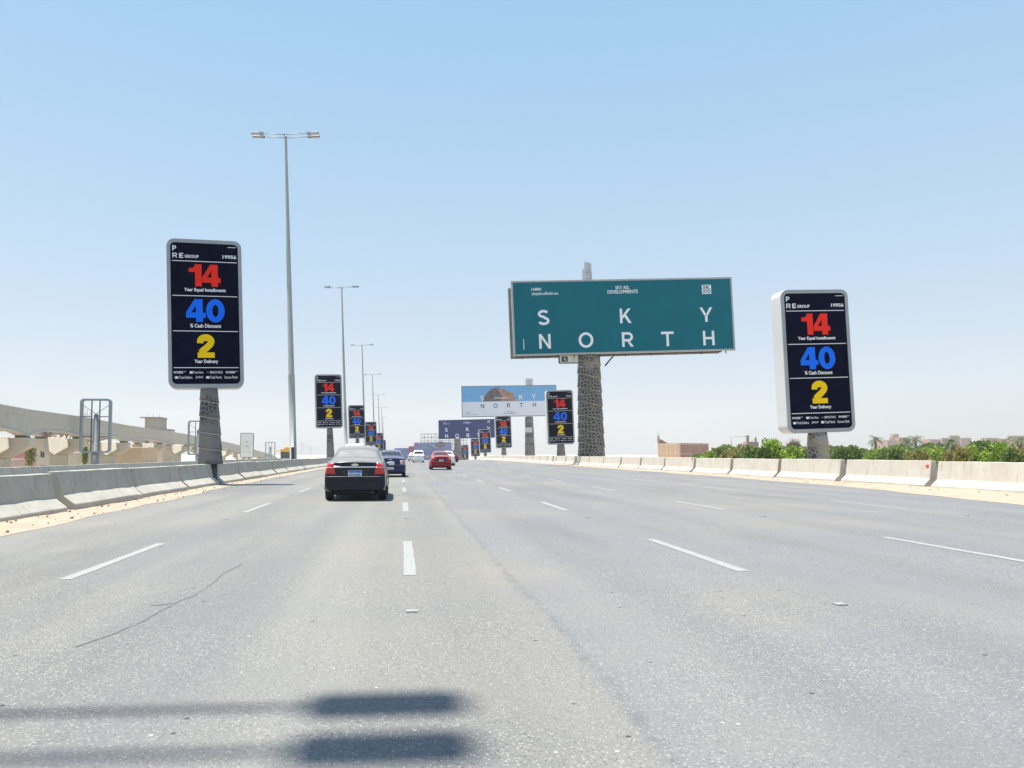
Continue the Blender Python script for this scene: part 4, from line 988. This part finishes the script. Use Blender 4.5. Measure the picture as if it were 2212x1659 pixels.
for i, (D, x, z) in enumerate(PIER[2:13]):
    d = vdir(i+2); ang = math.atan2(-d.x, d.y)
    base = Vector((x, D, -2.5 if D < 150 else zc(D)-2.5)); nn = Vector((d.y, -d.x)); c = Vector((x, D))+nn*(-2.25)
    X = Matrix.Translation((c.x, c.y, 0)) @ Matrix.Rotation(ang, 4, 'Z')
    zt = z-2.42
    mb = MB(); mb.prism([(-2.6, zt), (2.6, zt), (2.6, zt-.8), (.85, zt-1.75), (-.85, zt-1.75), (-2.6, zt-.8)], 'y', -.75, .75); o = mb.build('crosshead', M_CAP, via); o.matrix_local = X; bevel(o, .04, 1)
    mb = MB(); np_ = [(-1.0, zt+.10), (1.0, zt+.10), (1.25, zt-.95), (0.0, zt-1.80), (-1.25, zt-.95)]
    mb.rings([[(u, y_, w_) for (u, w_), y_ in zip(np_, (-.95, -.95, -1.45, -1.85, -1.45))], [(u, -.755, w_) for u, w_ in np_]], smooth=False); o2 = mb.build('nose', M_CAP, o); bevel(o2, .04, 1)
    mb = MB(); mb.prism([(-.8, -.7), (.8, -.7), (.8, .7), (-.8, .7)], 'z', min(-2.6, zt-6), zt-1.75); o = mb.build('column', M_CAP, via); o.matrix_local = X; bevel(o, .06, 1)
    for s in (-1, 1):
        for yy in (-.5, .5):
            mb = MB(); mb.box(s*1.85-.42, s*1.85+.42, yy-.2, yy+.2, zt, zt+.12); o = mb.build('bearing', M_DARK, via); o.matrix_local = X
# loose falsework timber on the second pier
D, x, z = PIER[5]; d = vdir(5); nn = Vector((d.y, -d.x)); c = Vector((x, D))+nn*(-2.25); q = random.Random(8)
root = thing('falsework_timber', 'jumbled brown timber falsework left on a viaduct pier under the beam', 'timber', (c.x, c.y, z-2.42))
mt = mat('raw_timber', (.42, .26, .15), .85, noise=.4, nscale=4)
for k in range(16):
    a = Vector((q.uniform(-1.6, 1.4), q.uniform(-.9, .3), .0)); b = a+Vector((q.uniform(-.7, .5), q.uniform(-.2, .4), q.uniform(.3, 1.0)))
    mb = MB(); mb.tube(a, b, .07, n=4, smooth=False); mb.build('plank', mt, root)

# ------------------------------------------------------------------ left: empty sign frames, crest signs, yellow machine
def empty_frame(x0, x1, yt, yb, D, label):
    a, b = at(x0, yt, D), at(x1, yb, D); g = zc(D)-1.2; W, H = b.x-a.x, a.z-b.z; zc_ = (a.z+b.z)/2-g
    root = thing('empty_sign_frame', label, 'sign frame', ((a.x+b.x)/2, D, g), (0, 0, 0))
    mb = MB(); o_, i_ = rrect(W, H, W*.12), rrect(W*.86, H*.93, W*.07)
    rg = lambda p, y: [(u, y, w_+zc_) for u, w_ in p]
    mb.rings([rg(o_, 0), rg(o_, .45), rg(i_, .45), rg(i_, 0), rg(o_, 0)], smooth=False, cap=False); mb.build('outer_frame', mat('frame_steel', (.25, .30, .33), .5, metal=.2), root)
    mb = MB()
    for x in (-W*.13, W*.13): mb.box(x-.05, x+.05, .1, .2, zc_-H/2, zc_+H/2)
    for zf in (.17, -.20):
        mb.box(-W*.43, -W*.13, .22, .30, zc_+H*zf-.04, zc_+H*zf+.04); mb.box(W*.13, W*.43, .22, .30, zc_+H*zf-.04, zc_+H*zf+.04)
    mb.tube((-W*.42, .15, zc_+H*.38), (0, .2, zc_+H*.22), .03, n=4); mb.tube((W*.42, .15, zc_+H*.38), (0, .2, zc_+H*.22), .03, n=4)
    mb.build('inner_bars', M_DARK, root)
    mb = MB(); mb.lathe([(.42, 0), (.40, zc_-H/2), (.24, zc_-H/2+.1), (.24, zc_+H*.2), (.12, zc_+H*.22)], 14, c=(0, .3)); mb.build('post', mat('post_grey', (.22, .25, .28), .6, noise=.2), root)
empty_frame(173, 237, 861, 978.5, 84, 'empty rounded steel sign frame without a poster, nearest of the bare frames on the left')
empty_frame(406, 448, 908.5, 983, 138, 'empty steel sign frame half hidden behind the nearest left advert pole')
empty_frame(573, 594, 954.5, 995, 250, 'small far empty steel sign frame left of the tall lamp post')
def crest_sign(x0, x1, yt, yb, D, label, cr=True):
    a, b = at(x0, yt, D), at(x1, yb, D); g = zc(D)-1.2; W, H = b.x-a.x, a.z-b.z; zc_ = (a.z+b.z)/2-g
    root = thing('crest_sign', label, 'sign', ((a.x+b.x)/2, D, g), (0, 0, 0))
    mb = MB(); rg = lambda p, y: [(u, y, w_+zc_) for u, w_ in p]
    mb.rings([rg(rrect(W, H, W*.1), 0), rg(rrect(W, H, W*.1), .6)], smooth=False); mb.build('casing', M_CASE, root)
    mb = MB(); mb.face([(u, -.01, w_+zc_) for u, w_ in rrect(W*.88, H*.94, W*.06)]); po = mb.build('poster', mat('poster_white', (.74, .76, .74), .6), root, normals=False)
    if cr:
        crest(po, 0, zc_-.0, W*.32, -.03, M_CR1, M_CR2)
        mb = MB(); qq = random.Random(3); x = -W*.38
        while x < W*.36: ww = qq.uniform(.08, .2); mb.box(x, x+ww, -.02, -.012, zc_-H*.285, zc_-H*.27+qq.uniform(0, .08)); x += ww+.06
        mb.build('caption_strokes', mat('caption_grey', (.30, .33, .30), .6), po)
    mb = MB()
    for x in (-W*.14, W*.14): mb.tube((x, .3, 0), (x, .3, zc_-H/2), .15)
    mb.build('post', M_GALV, root)
crest_sign(519, 547.5, 935, 988.5, 198, 'white sign with a pale green round crest beyond the left barriers')
crest_sign(614.5, 620, 967, 992, 320, 'small distant pale sign beside the foot of the tall lamp post', False)
D = 255; a = at(604, 980, D)
root = thing('yellow_loader', 'yellow site machine beyond the barriers left of the tall lamp post', 'machine', (at(619, 980, D).x, D, zc(D)-1.0)); yk = mat('machine_yellow', (.75, .42, .03), .5)
zt = at(615, 966, D).z-(zc(D)-1.0)
mb = MB(); mb.prism([(-1.9, zt-1.5), (1.9, zt-1.5), (1.9, zt-.4), (1.5, zt-.35), (1.3, zt), (-.3, zt), (-.6, zt-.5), (-1.9, zt-.7)], 'y', -1, 1); bevel(mb.build('body', yk, root), .08)
mb = MB(); mb.tube((-1.6, -.7, zt-.9), (-3.2, -.7, zt-1.3), .2, n=6); mb.build('boom', yk, root)
mb = MB(); mb.box(-1.8, 1.8, -.9, .9, 0, zt-1.5); mb.build('chassis', M_DARK, root)

# ------------------------------------------------------------------ buildings
def wins(root, wall, lst, y=-.03):
    for (x0, x1, z0, z1) in lst:
        mb = MB(); mb.box(x0, x1, y, .02, z0, z1); w_ = mb.build('window', M_WIN, root)
        mb = MB(); t = .06
        for a, b, c_, d_ in ((x0-t, x1+t, z1, z1+t), (x0-t, x1+t, z0-t, z0), (x0-t, x0, z0, z1), (x1, x1+t, z0, z1), ((x0+x1)/2-.03, (x0+x1)/2+.03, z0, z1)): mb.box(a, b, y-.04, y+.01, c_, d_)
        mb.build('window_frame', M_RCONC, w_)
def house(name, label, x0, x1, yt, D, mt, depth=8, windows=(), extra=None, ground=None, rz=0, parapet=True):
    """front wall between picture columns x0..x1, roof line at picture row yt"""
    a, b = at(x0, yt, D), at(x1, yt, D); g = ground if ground is not None else gz(min(a.x, b.x) if a.x < 0 else 200, min(D, 470)); W = b.x-a.x; H = a.z-g
    root = thing(name, label, 'building', ((a.x+b.x)/2, D, g), (0, 0, rz))
    mb = MB(); mb.box(-W/2, W/2, 0, depth, 0, H); bevel(mb.build('wall', mt, root), .05, 1)
    if parapet:
        mb = MB()
        for q_ in ((-W/2-.02, W/2+.02, -.02, .18), (-W/2-.02, W/2+.02, depth-.18, depth+.02), (-W/2-.02, -W/2+.18, .18, depth-.18), (W/2-.18, W/2+.02, .18, depth-.18)): mb.box(*q_, H, H+.28)
        mb.build('roof_parapet', M_RCONC, root)
    wins(root, None, [(-W/2+u*W, -W/2+v*W, H-d0, H-d1) for u, v, d0, d1 in windows])
    if extra: extra(root, W, H)
    return root
def gable_windows(): pass
house('village_house', 'cream two-storey house with arched dark windows seen between the first two viaduct columns', 76.7, 150, 957, 118, M_CREAM, 9, [(.17, .27, 2.1, 1.0), (.46, .57, 2.1, 1.3), (.17, .27, 4.2, 3.4), (.49, .59, 4.2, 3.4)])
house('garden_wall', 'plain cream wall behind the bare sign frame', 150, 223, 977, 112, M_CREAM, .4, parapet=False)
house('village_house', 'sandy rendered house with a stepped roof right of the bare sign frame', 244, 306, 966, 126, mat('sandy_render', (.62, .47, .31), .9, noise=.2, nscale=1.5), 8, [], parapet=False)
house('village_house', 'salmon brick house with low roof at the left edge behind the viaduct', 17, 77, 969, 128, brick_mat('salmon_brick', (.48, .24, .21), (.40, .17, .15), (.58, .45, .38)), 8, [(.1, .18, 1.4, .6), (.5, .58, 3.6, 3.0), (.75, .82, 3.6, 3.0)])
house('village_house', 'tall narrow cream house carrying the rooftop room above the viaduct beam', 305, 352, 928, 176, M_CREAM, 9, [(.2, .35, 3, 1.6), (.6, .75, 3, 1.6)])
house('garden_wall', 'long low pale wall left of the salmon house', 17, 77, 991, 112, brick_mat('pinkish_block', (.50, .38, .32), (.42, .30, .26), (.55, .48, .42)), .4, parapet=False)
def slabtop(root, W, H):
    mb = MB(); mb.box(-W/2-.9, W/2+.1, -.6, 5.2, H, H+.25); mb.build('roof_slab', M_RCONC, root)
    mb = MB()
    for k in range(3): mb.tube((-W/2+.4+k*W*.4, .3, H), (-W/2+.4+k*W*.4, .3, H+1.0), .03, n=4)
    mb.build('rebar', M_DARK, root)
house('rooftop_room', 'small grey concrete rooftop room with a flat overhanging slab above the viaduct beam', 313, 346, 903, 181, mat('grey_beige_render', (.40, .36, .30), .9, noise=.2, nscale=2), 5, extra=slabtop, ground=at(320, 929, 181).z-.2, parapet=False)
def rebar(root, W, H):
    mb = MB(); q = random.Random(1)
    for k in range(6): x = -W/2+W*(k+.3)/6; mb.tube((x, .2, H), (x+q.uniform(-.1, .1), .2, H+q.uniform(.8, 2.0)), .035, n=4)
    mb.build('rebar', M_DARK, root)
house('unfinished_stair_tower', 'narrow unfinished brown brick tower with rebar behind the bare sign frame', 177, 195, 904, 150, brick_mat('rough_brick', (.36, .27, .20), (.20, .14, .10), (.40, .33, .27)), 4, extra=rebar, parapet=False)

# right: brick building with concrete frame
D = 250; a, c, b = at(1421, 957, D+9), at(1468.6, 957, D), at(1530.5, 955.5, D+10); g = -4.2
root = thing('brick_building', 'low unfinished brick building with a concrete frame behind the right barrier, left of the greenery', 'building', (c.x, c.y, g))
def wall_panel(p0, p1, H, nb, mt, nm, fr, flip):
    d = Vector((p1.x-p0.x, p1.y-p0.y)); Lw = d.length; ang = math.atan2(d.y, d.x)
    X = Matrix.Translation((p0.x-c.x, p0.y-c.y, 0)) @ Matrix.Rotation(ang, 4, 'Z')
    mb = MB(); mb.box(0, Lw, 0.03, .3, 0, H-.02); o = mb.build('wall', mt, root); o.matrix_local = X
    mb = MB()
    for k in range(nb+1): x = min(Lw-.2, max(.2, Lw*k/nb)); mb.box(x-.2, x+.2, -.03, .33, 0, H)
    for z in (H-.45, H-3.6, H-6.8):
        if z > 0:
            for k in range(nb): mb.box(max(.4, Lw*k/nb+.2), min(Lw-.4, Lw*(k+1)/nb-.2), -.0, .31, z-.2, z+.2)
    o = mb.build('concrete_frame', fr, root); o.matrix_local = X
Hb = a.z*0+c.z-g
wall_panel(a, c, Hb, 5, M_BRICKT, 'l', mat('frame_sunlit_tan', (.55, .42, .29), .9, noise=.15), 0)  # left face: sunlight put into the tan of wall and frame
wall_panel(c, b, Hb, 3, M_BRICK, 'r', M_RCONC, 1)  # right face: shade put into darker wall and frame colours
mb = MB(); mb.face([(0, .1, Hb-.3), (b.x-c.x, b.y-c.y, Hb-.3), (b.x+a.x-2*c.x, b.y+a.y-2*c.y, Hb-.3), (a.x-c.x, a.y-c.y, Hb-.3)]); mb.build('roof', M_RCONC, root)
mb = MB(); mb.prism([(0, Hb), (3.6, Hb), (2.6, Hb+.4), (.9, Hb+1.4), (0.0, Hb+1.6)], 'y', 0, .3); o = mb.build('broken_parapet', M_BRICK, root); o.location = (a.x-c.x+.3, a.y-c.y, 0)
mb = MB(); mb.box(-.3, .35, -.2, .4, Hb, Hb+2.6); 
for k in range(4): mb.tube((-.2+.15*k, 0, Hb+2.6), (-.25+.17*k, 0, Hb+3.8), .03, n=4)
o = mb.build('stub_column', M_RCONC, root); o.location = (a.x-c.x+.2, a.y-c.y, 0)
# buildings on the right
house('brick_shed', 'low sandy brick building with bare columns behind the yellow-green bush', 1570, 1642, 966, 150, M_BRICKT, 8, ground=-3.3, parapet=False,
      extra=lambda r_, W, H: [ (lambda mb: (mb.box(-.25+W*.14, .25+W*.14, 0, .5, H, H+2.4), mb.box(W*.36, W*.36+.3, 0, .4, H, H+2.0), mb.tube((-W*.35, .2, H+2.1), (W*.14, .2, H+2.2), .05, n=4), mb.tube((-W*.35, .2, H), (-W*.35, .2, H+2.3), .06, n=4), mb.tube((W*.2, .2, H+.9), (W*.36, .2, H+1.7), .05, n=4), mb.build('stub_columns', M_RCONC, r_)))(MB()),
                                (lambda mb: (mb.box(W*.18, W*.46, .1, 3, H, H+1.1), mb.build('rooftop_room', M_BRICK2, r_)))(MB())])
house('brick_shed', 'low flat brick shed with brushwood on its roof left of the near right advert pole', 1690, 1752, 967.5, 120, brick_mat('brown_block', (.42, .33, .25), (.33, .25, .19), (.5, .42, .34)), 6, ground=-3.3, parapet=True,
      extra=lambda r_, W, H: (lambda mb, q: ([mb.tube((q.uniform(-W*.3, W*.3), 1, H+.2), (q.uniform(-W*.3, W*.3), 1+q.uniform(-.5, .5), H+q.uniform(.6, 1.7)), .06, .02, n=4) for _ in range(60)], mb.build('brushwood', M_BARK, r_)))(MB(), random.Random(6)))
house('village_terrace', 'long faded pink brick terrace right of the near right advert pole', 1780, 1856, 966, 330, M_BRICK2, 10, ground=-5, windows=[(.25, .28, 2, .8), (.55, .58, 2, .8), (.8, .84, 2, .8)], extra=rebar)
farb = [(1893, 1917, 1938, 951, M_BRICK2, 'pale brick block behind the lone palm tree'), (1920, 1942, 1966, 945, M_BRICK2, 'brick block with a rooftop hut behind the twin palms'), (1991, 2009, 2031, 949, M_BRICK2, 'brick block with patched parapet right of the twin palms'),
        (2031, 2036, 2051, 946, M_BRICK2, 'brick block with stacked window openings left of the tall block'), (2050, 2053, 2073, 941, M_BRICK2, 'tall greyish brick block above the dark palm bush'), (2073, 2076, 2098, 946, M_BRICK2, 'brick block just right of the tall block'),
        (2118, 2132, 2158, 946, M_BRICK2, 'wide pale brick block with a dark cornice'), (2158, 2161, 2176, 948, M_BRICK, 'small dark brick block between two pale ones'), (2175, 2192, 2226, 941, M_BRICK2, 'pale brick block at the right edge behind the palms')]
for i, (x0, xm, x1, yt, mt, lb) in enumerate(farb):
    D = 520+((i*37) % 60); g = -9
    A_, C2, B_ = at(x0, yt, D+7), at(xm, yt, D), at(x1, yt, D+7)
    root = thing('apartment_block', lb, 'building', (C2.x, C2.y, g), group='brick apartment blocks behind the trees'); H = C2.z-g
    P0, P1, P2 = Vector((A_.x-C2.x, 7)), Vector((0, 0)), Vector((B_.x-C2.x, 7)); P3 = P0+P2
    mb = MB(); mb.prism([tuple(P0), tuple(P1), tuple(P2), tuple(P3)], 'z', 0, H); mb.build('wall', mt, root)
    mb = MB(); q = random.Random(i)
    for (s, e) in ((P0, P1), (P1, P2)):
        dd = e-s; nn = Vector((dd.y, -dd.x)).normalized(); nw = max(1, int(dd.length/3))
        for fl in range(4):
            for k in range(nw):
                if q.random() < .55:
                    m0 = s+dd*((k+.35)/nw); m1 = s+dd*((k+.6)/nw); z0 = H-1.2-fl*3-1.2
                    if z0 > 0: mb.face([(m0.x+nn.x*.05, m0.y+nn.y*.05, z0), (m1.x+nn.x*.05, m1.y+nn.y*.05, z0), (m1.x+nn.x*.05, m1.y+nn.y*.05, z0+1.2), (m0.x+nn.x*.05, m0.y+nn.y*.05, z0+1.2)])
    if mb.f: mb.build('windows', M_WIN, root, normals=False)['kind'] = 'stuff'
    mb = MB()
    for (s, e) in ((P0, P1), (P1, P2)):
        dd = e-s; nn = Vector((dd.y, -dd.x)).normalized()
        for z in (H-.3, H-3.2, H-6.4):
            mb.face([(s.x+nn.x*.04, s.y+nn.y*.04, z), (e.x+nn.x*.04, e.y+nn.y*.04, z), (e.x+nn.x*.04, e.y+nn.y*.04, z+.35), (s.x+nn.x*.04, s.y+nn.y*.04, z+.35)])
    for k in range(5): mb.tube((P0.x+(P2.x-P0.x)*k/5, 4, H), (P0.x+(P2.x-P0.x)*k/5, 4, H+q.uniform(.6, 1.6)), .07, n=4)
    mb.build('concrete_bands', M_RCONC, root, normals=False)
    if i == 1: mb = MB(); mb.box(-2.5, 1.8, 3, 7, H, H+2.6); mb.build('rooftop_hut', mt, root)

# pylons
def pylon(px, D, ytop, label):
    p = at(px, ytop, D); g = -9; H = p.z-g
    root = thing('power_pylon', label, 'pylon', (p.x, D, g)); mb = MB()
    def wid(z): return 4.0*(1-z/H)**1.3+.5
    N = 9
    for k in range(N):
        za, zb = H*k/N, H*(k+1)/N; wa, wb = wid(za), wid(zb)
        for s in (-1, 1):
            for t in (-1, 1): mb.tube((s*wa, t*wa, za), (s*wb, t*wb, zb), .16, n=4, smooth=False)
            mb.tube((-s*wa, -wa, za), (s*wb, -wb, zb), .10, n=4, smooth=False)
    for zf, ww in ((.72, 5.5), (.82, 7), (.92, 5)): 
        mb.tube((-ww, 0, H*zf), (ww, 0, H*zf), .16, n=4, smooth=False); mb.tube((-ww, 0, H*zf), (0, 0, H*zf+1.5), .1, n=4); mb.tube((ww, 0, H*zf), (0, 0, H*zf+1.5), .1, n=4)
    mb.build('lattice', mat('pylon_steel', (.45, .46, .47), .6), root)
pylon(939/1.4376, 1050, 1372/1.4376, 'tall faint lattice power pylon left of the second left advert panel')
pylon(965/1.4376, 1250, 1384/1.4376, 'shorter faint lattice power pylon beside the taller one')

# ------------------------------------------------------------------ vegetation
def leafy(n, rx, rz, seed, leaf, shape='dome', lobes=7):
    q = random.Random(seed); mb = MB(); L = []
    for k in range(lobes):
        a = q.uniform(0, 6.28); rr = q.uniform(0, .65)
        h_ = q.uniform(.5, .80); L.append((rx*rr*math.cos(a), rx*rr*math.sin(a)*.8, rz*h_, q.uniform(.26, .46)*rx, rz*min(q.uniform(.2, .34), 1-h_)))
    L.append((0, 0, rz*.4, rx*.62, rz*.42))
    for k in range(n):
        cx, cy, cz, r1, r2 = q.choice(L)
        u = Vector((q.gauss(0, 1), q.gauss(0, 1), q.gauss(0, 1))).normalized(); s = q.uniform(.55, 1.06)**.6
        p = Vector((cx+u.x*r1*s, cy+u.y*r1*s, max(.03, cz+u.z*r2*s)))
        d = (u*.7+Vector((q.uniform(-1, 1), q.uniform(-1, 1), q.uniform(-.3, 1)))).normalized(); w_ = d.cross(Vector((q.uniform(-1, 1), q.uniform(-1, 1), q.uniform(-1, 1)))).normalized()
        l = leaf*q.uniform(.6, 1.4); ww = l*.32
        mb.face([p-w_*ww*.3, p+d*l*.5-w_*ww, p+d*l, p+d*l*.5+w_*ww])
    return mb
def trunkmb(h, r0, seed, limbs=5, spread=.6):
    q = random.Random(seed); mb = MB(); p = Vector((0, 0, 0))
    mb.tube(p, (0, 0, h*.5), r0, r0*.7, n=8)
    for k in range(limbs):
        a = q.uniform(0, 6.28); e = Vector((math.cos(a)*spread*h*.6, math.sin(a)*spread*h*.6, h*q.uniform(.75, 1.0))); mb.tube((0, 0, h*q.uniform(.3, .5)), e, r0*.5, r0*.12, n=6)
    return mb
BM = {}
def bush(px, ytop, wpx, D, mi, label, kind='bush', leaf=.16, n=2600, seed=0, g=None, group=None):
    t = at(px, ytop, D); x0, x1 = at(px-wpx/2, ytop, D).x, at(px+wpx/2, ytop, D).x; g = gz(t.x, D) if g is None else g
    rx, rz = (x1-x0)/2, max(1.2, t.z-g)
    root = thing('bush' if kind == 'bush' else 'tree', label, kind, (t.x, D, g), (0, 0, random.Random(seed).uniform(0, 6.28)), group)
    leafy(n, rx, rz, seed, leaf, lobes=13).build('crown' if kind != 'bush' else 'foliage', M_LEAF[mi], root, normals=False)
    trunkmb(rz*.75, max(.05, rx*.05), seed).build('trunk', M_BARK, root)
    if group and D < 100:
        q = random.Random(seed+500); mb = MB()
        for k in range(46):
            a = q.uniform(0, 6.28); rr = rx*q.uniform(0, .85); b = Vector((rr*math.cos(a), rr*math.sin(a), rz*q.uniform(.6, .85)*(1-.3*rr/rx))); d = Vector((q.uniform(-.35, .35), q.uniform(-.35, .35), 1)).normalized(); L_ = q.uniform(.25, .75)*(D/60); w_ = Vector((-d.z, 0, d.x)).normalized()*.015*(D/60)
            mb.face([b-w_, b+w_, b+d*L_])
            for j in range(7):
                c_ = b+d*L_*(.25+.75*j/7); e = Vector((q.uniform(-1, 1), q.uniform(-1, 1), q.uniform(.2, 1))).normalized(); l = .16*D/60; x_ = e.cross(d).normalized()*l*.28; mb.face([c_, c_+e*l*.5+x_, c_+e*l, c_+e*l*.5-x_])
        mb.build('shoots', M_LEAF[1 if mi != 2 else 2], root, normals=False)
G = 'greenery behind the right barrier'
B = [(1556, 970, 46, 95, 0, 'low dark green bush just right of the brick building'), (1534, 978, 22, 80, 1, 'tiny pale bush at the foot of the brick building'), (1592, 962, 60, 72, 2, 'dry yellow-green bush before the brick shed'), (1632, 967, 64, 66, 0, 'dark green bush between the yellow bush and the tallest fresh one'),
     (1672, 950, 62, 56, 1, 'tallest fresh light green bush left of the near right advert'), (1716, 967, 60, 54, 1, 'fresh green bush touching the near right advert pole'), (1740, 977, 34, 60, 0, 'small dark bush hidden by the near right advert pole'), (1652, 971, 40, 52, 0, 'dark low bush in front of the tallest fresh one'),
     (1812, 966, 52, 70, 0, 'dark bush just right of the near right advert pole'), (1852, 964, 66, 78, 0, 'broad dark green bush right of the advert pole'), (1893, 970, 60, 74, 1, 'mid green bush below the lone palm'), (1935, 972, 60, 72, 0, 'dark green bush below the brick block with a hut'),
     (1984, 974, 56, 64, 2, 'olive bush right of the palm trunks'), (2020, 967, 56, 68, 1, 'olive green bush behind the low hedge'), (2055, 972, 44, 60, 2, 'yellowish bush left of the round leafy one'), (2075, 968, 36, 46, 2, 'round yellow-green leafy bush'),
     (2100, 965, 56, 48, 1, 'bright round leafy bush below the dark cornice block'), (2132, 955, 58, 56, 0, 'dark spiky tree behind the bright round bush'), (2160, 957, 62, 50, 1, 'large fresh green tree near the right edge'), (2185, 968, 50, 46, 0, 'dark green bush at the right edge'),
     (2212, 965, 50, 54, 2, 'dry leafy tree cut by the right edge'), (2052, 953, 28, 90, 0, 'dark upright tree below the tall brick block'), (1950, 963, 44, 120, 0, 'far dark tree between the palms'), (2008, 958, 50, 140, 0, 'far grey-green tree before the patched block'), (2108, 955, 34, 150, 0, 'far dark tree left of the wide pale block')]
for i, (px, yt, wd, D, mi, lb) in enumerate(B):
    bush(px, yt-1, wd*1.22, D, mi, lb, seed=i, leaf=.10+D*.0017, n=5200, kind='bush' if 'tree' not in lb else 'tree', group=G)
# background hedge mass
mb = MB(); q = random.Random(77)
for k in range(9000):
    D = q.uniform(95, 150); px = q.uniform(1500, 2330); yt = 973+5*math.sin(px*.031)+4*math.sin(px*.083+1)
    if px < 1560: yt += 7
    p0 = at(px, yt, D); z = q.uniform(-3.2, p0.z) if q.random() < .6 else p0.z-abs(q.gauss(0, .35))
    p = Vector((p0.x, D, z)); d = Vector((q.uniform(-1, 1), q.uniform(-1, 1), q.uniform(-.2, 1))).normalized(); w_ = d.cross(Vector((q.uniform(-1, 1), q.uniform(-1, 1), .3))).normalized(); l = q.uniform(.35, .8)
    mb.face([p-w_*l*.12, p+d*l*.5-w_*l*.34, p+d*l, p+d*l*.5+w_*l*.34])
tag(mb.build('undergrowth', M_LEAF[0], normals=False), kind='stuff')
# left trees
bush(66, 953, 27, 108, 2, 'leafy olive tree beside the salmon house at the left', seed=51, leaf=.28, n=800, kind='tree')
bush(184, 961, 11, 110, 1, 'small green tree seen through the bare sign frame', seed=52, leaf=.3, n=700, kind='tree')
# palms
def palm(px, ycrown, D, r_, label, seed, fr=24, g=None, trunk=True):
    t = at(px, ycrown, D); g = gz(t.x, D) if g is None else g; H = t.z-g; q = random.Random(seed)
    root = thing('palm_tree', label, 'palm tree', (t.x, D, g), group='palm trees on the right')
    mb = MB(); rows = []
    for j in range(9):
        z = H*j/8; rr = max(.12, .055*r_+.14)*(1.2-.4*j/8); rows.append([(rr*math.cos(a)+math.sin(z*.3)*.08, rr*math.sin(a), z) for a in [2*math.pi*k/8 for k in range(8)]])
    mb.rings(rows); mb.build('trunk', M_BARK, root)
    mb = MB()
    for k in range(fr):
        a = 2*math.pi*k/fr+q.uniform(-.15, .15); el = q.uniform(-.35, 1.25); L_ = r_*q.uniform(.85, 1.1); p = Vector((0, 0, H)); d = Vector((math.cos(a)*math.cos(el), math.sin(a)*math.cos(el), math.sin(el))); N = 9
        for j in range(N):
            p2 = p+d*L_/N; side_ = d.cross(Vector((0, 0, 1)));
            if side_.length < .05: side_ = Vector((1, 0, 0))
            side_.normalize(); up = side_.cross(d)
            if j > 0:
                for s in (-1, 1):
                    for f_ in (0, .5):
                        b0 = p.lerp(p2, f_); ll = L_*.28*(1-abs(j/N-.45)*.9); tip = b0+(side_*s*.8+d*.55-Vector((0, 0, .45))+up*.1).normalized()*ll
                        mb.face([b0, b0+d*L_*.035, tip])
            mb.face([p-side_*.03, p2-side_*.02, p2+side_*.02, p+side_*.03])
            p = p2; d = (d+Vector((0, 0, -.26))).normalized()
    mb.build('crown', M_LEAF[3], root, normals=False)
palm(1890.5, 951, 135, 1.9, 'lone palm tree at the left of the brick blocks', 1)
palm(1959, 958, 130, 2.0, 'left one of the twin palms before the brick block with a hut', 2)
palm(1977, 952, 140, 2.3, 'right one of the twin palms before the brick block with a hut', 3)
palm(2200, 953, 62, 1.6, 'grey-green palm at the right edge of the picture', 4)
palm(2054, 962, 80, 1.4, 'short palm below the tall brick block', 5)
palm(2135, 966, 58, 1.1, 'short spiky palm among the bright bushes', 6)

# debris on the verges
q = random.Random(9); mb = MB()
for k in range(420):
    left = q.random() < .6; y = q.uniform(6, 48); x = q.uniform(-7.45, -6.25) if left else q.uniform(17.9, 19.0); s = q.uniform(.008, .034)*(1.6 if q.random() < .1 else 1); z = .05 if left and x < -6.8 or (not left and x > 18.5) else .025
    c = Vector((x, y, z)); mb.rings([[c+Vector((math.cos(a)*s*q.uniform(.7, 1.2), math.sin(a)*s*q.uniform(.7, 1.2), -.01)) for a in (0, 1.2, 2.5, 3.8, 5.0)], [c+Vector((math.cos(a)*s*.5, math.sin(a)*s*.5, s*.6)) for a in (0, 1.2, 2.5, 3.8, 5.0)]], smooth=False)
tag(mb.build('gravel_debris', mat('debris_brown', (.22, .18, .13), .9, noise=.4, nscale=30), normals=False), kind='stuff')

# ------------------------------------------------------------------ the air
mb = MB(); mb.box(-420, 520, -40, 1400, -14, 75)
m = bpy.data.materials.new('hazy_air'); m.use_nodes = True; n = m.node_tree; n.nodes.remove(n.nodes['Principled BSDF'])
v = n.nodes.new('ShaderNodeVolumePrincipled'); v.inputs['Color'].default_value = (.93, .95, 1, 1); v.inputs['Density'].default_value = .00022; v.inputs['Anisotropy'].default_value = .3
n.links.new(v.outputs[0], n.nodes['Material Output'].inputs['Volume'])
tag(mb.build('haze', m), kind='stuff')
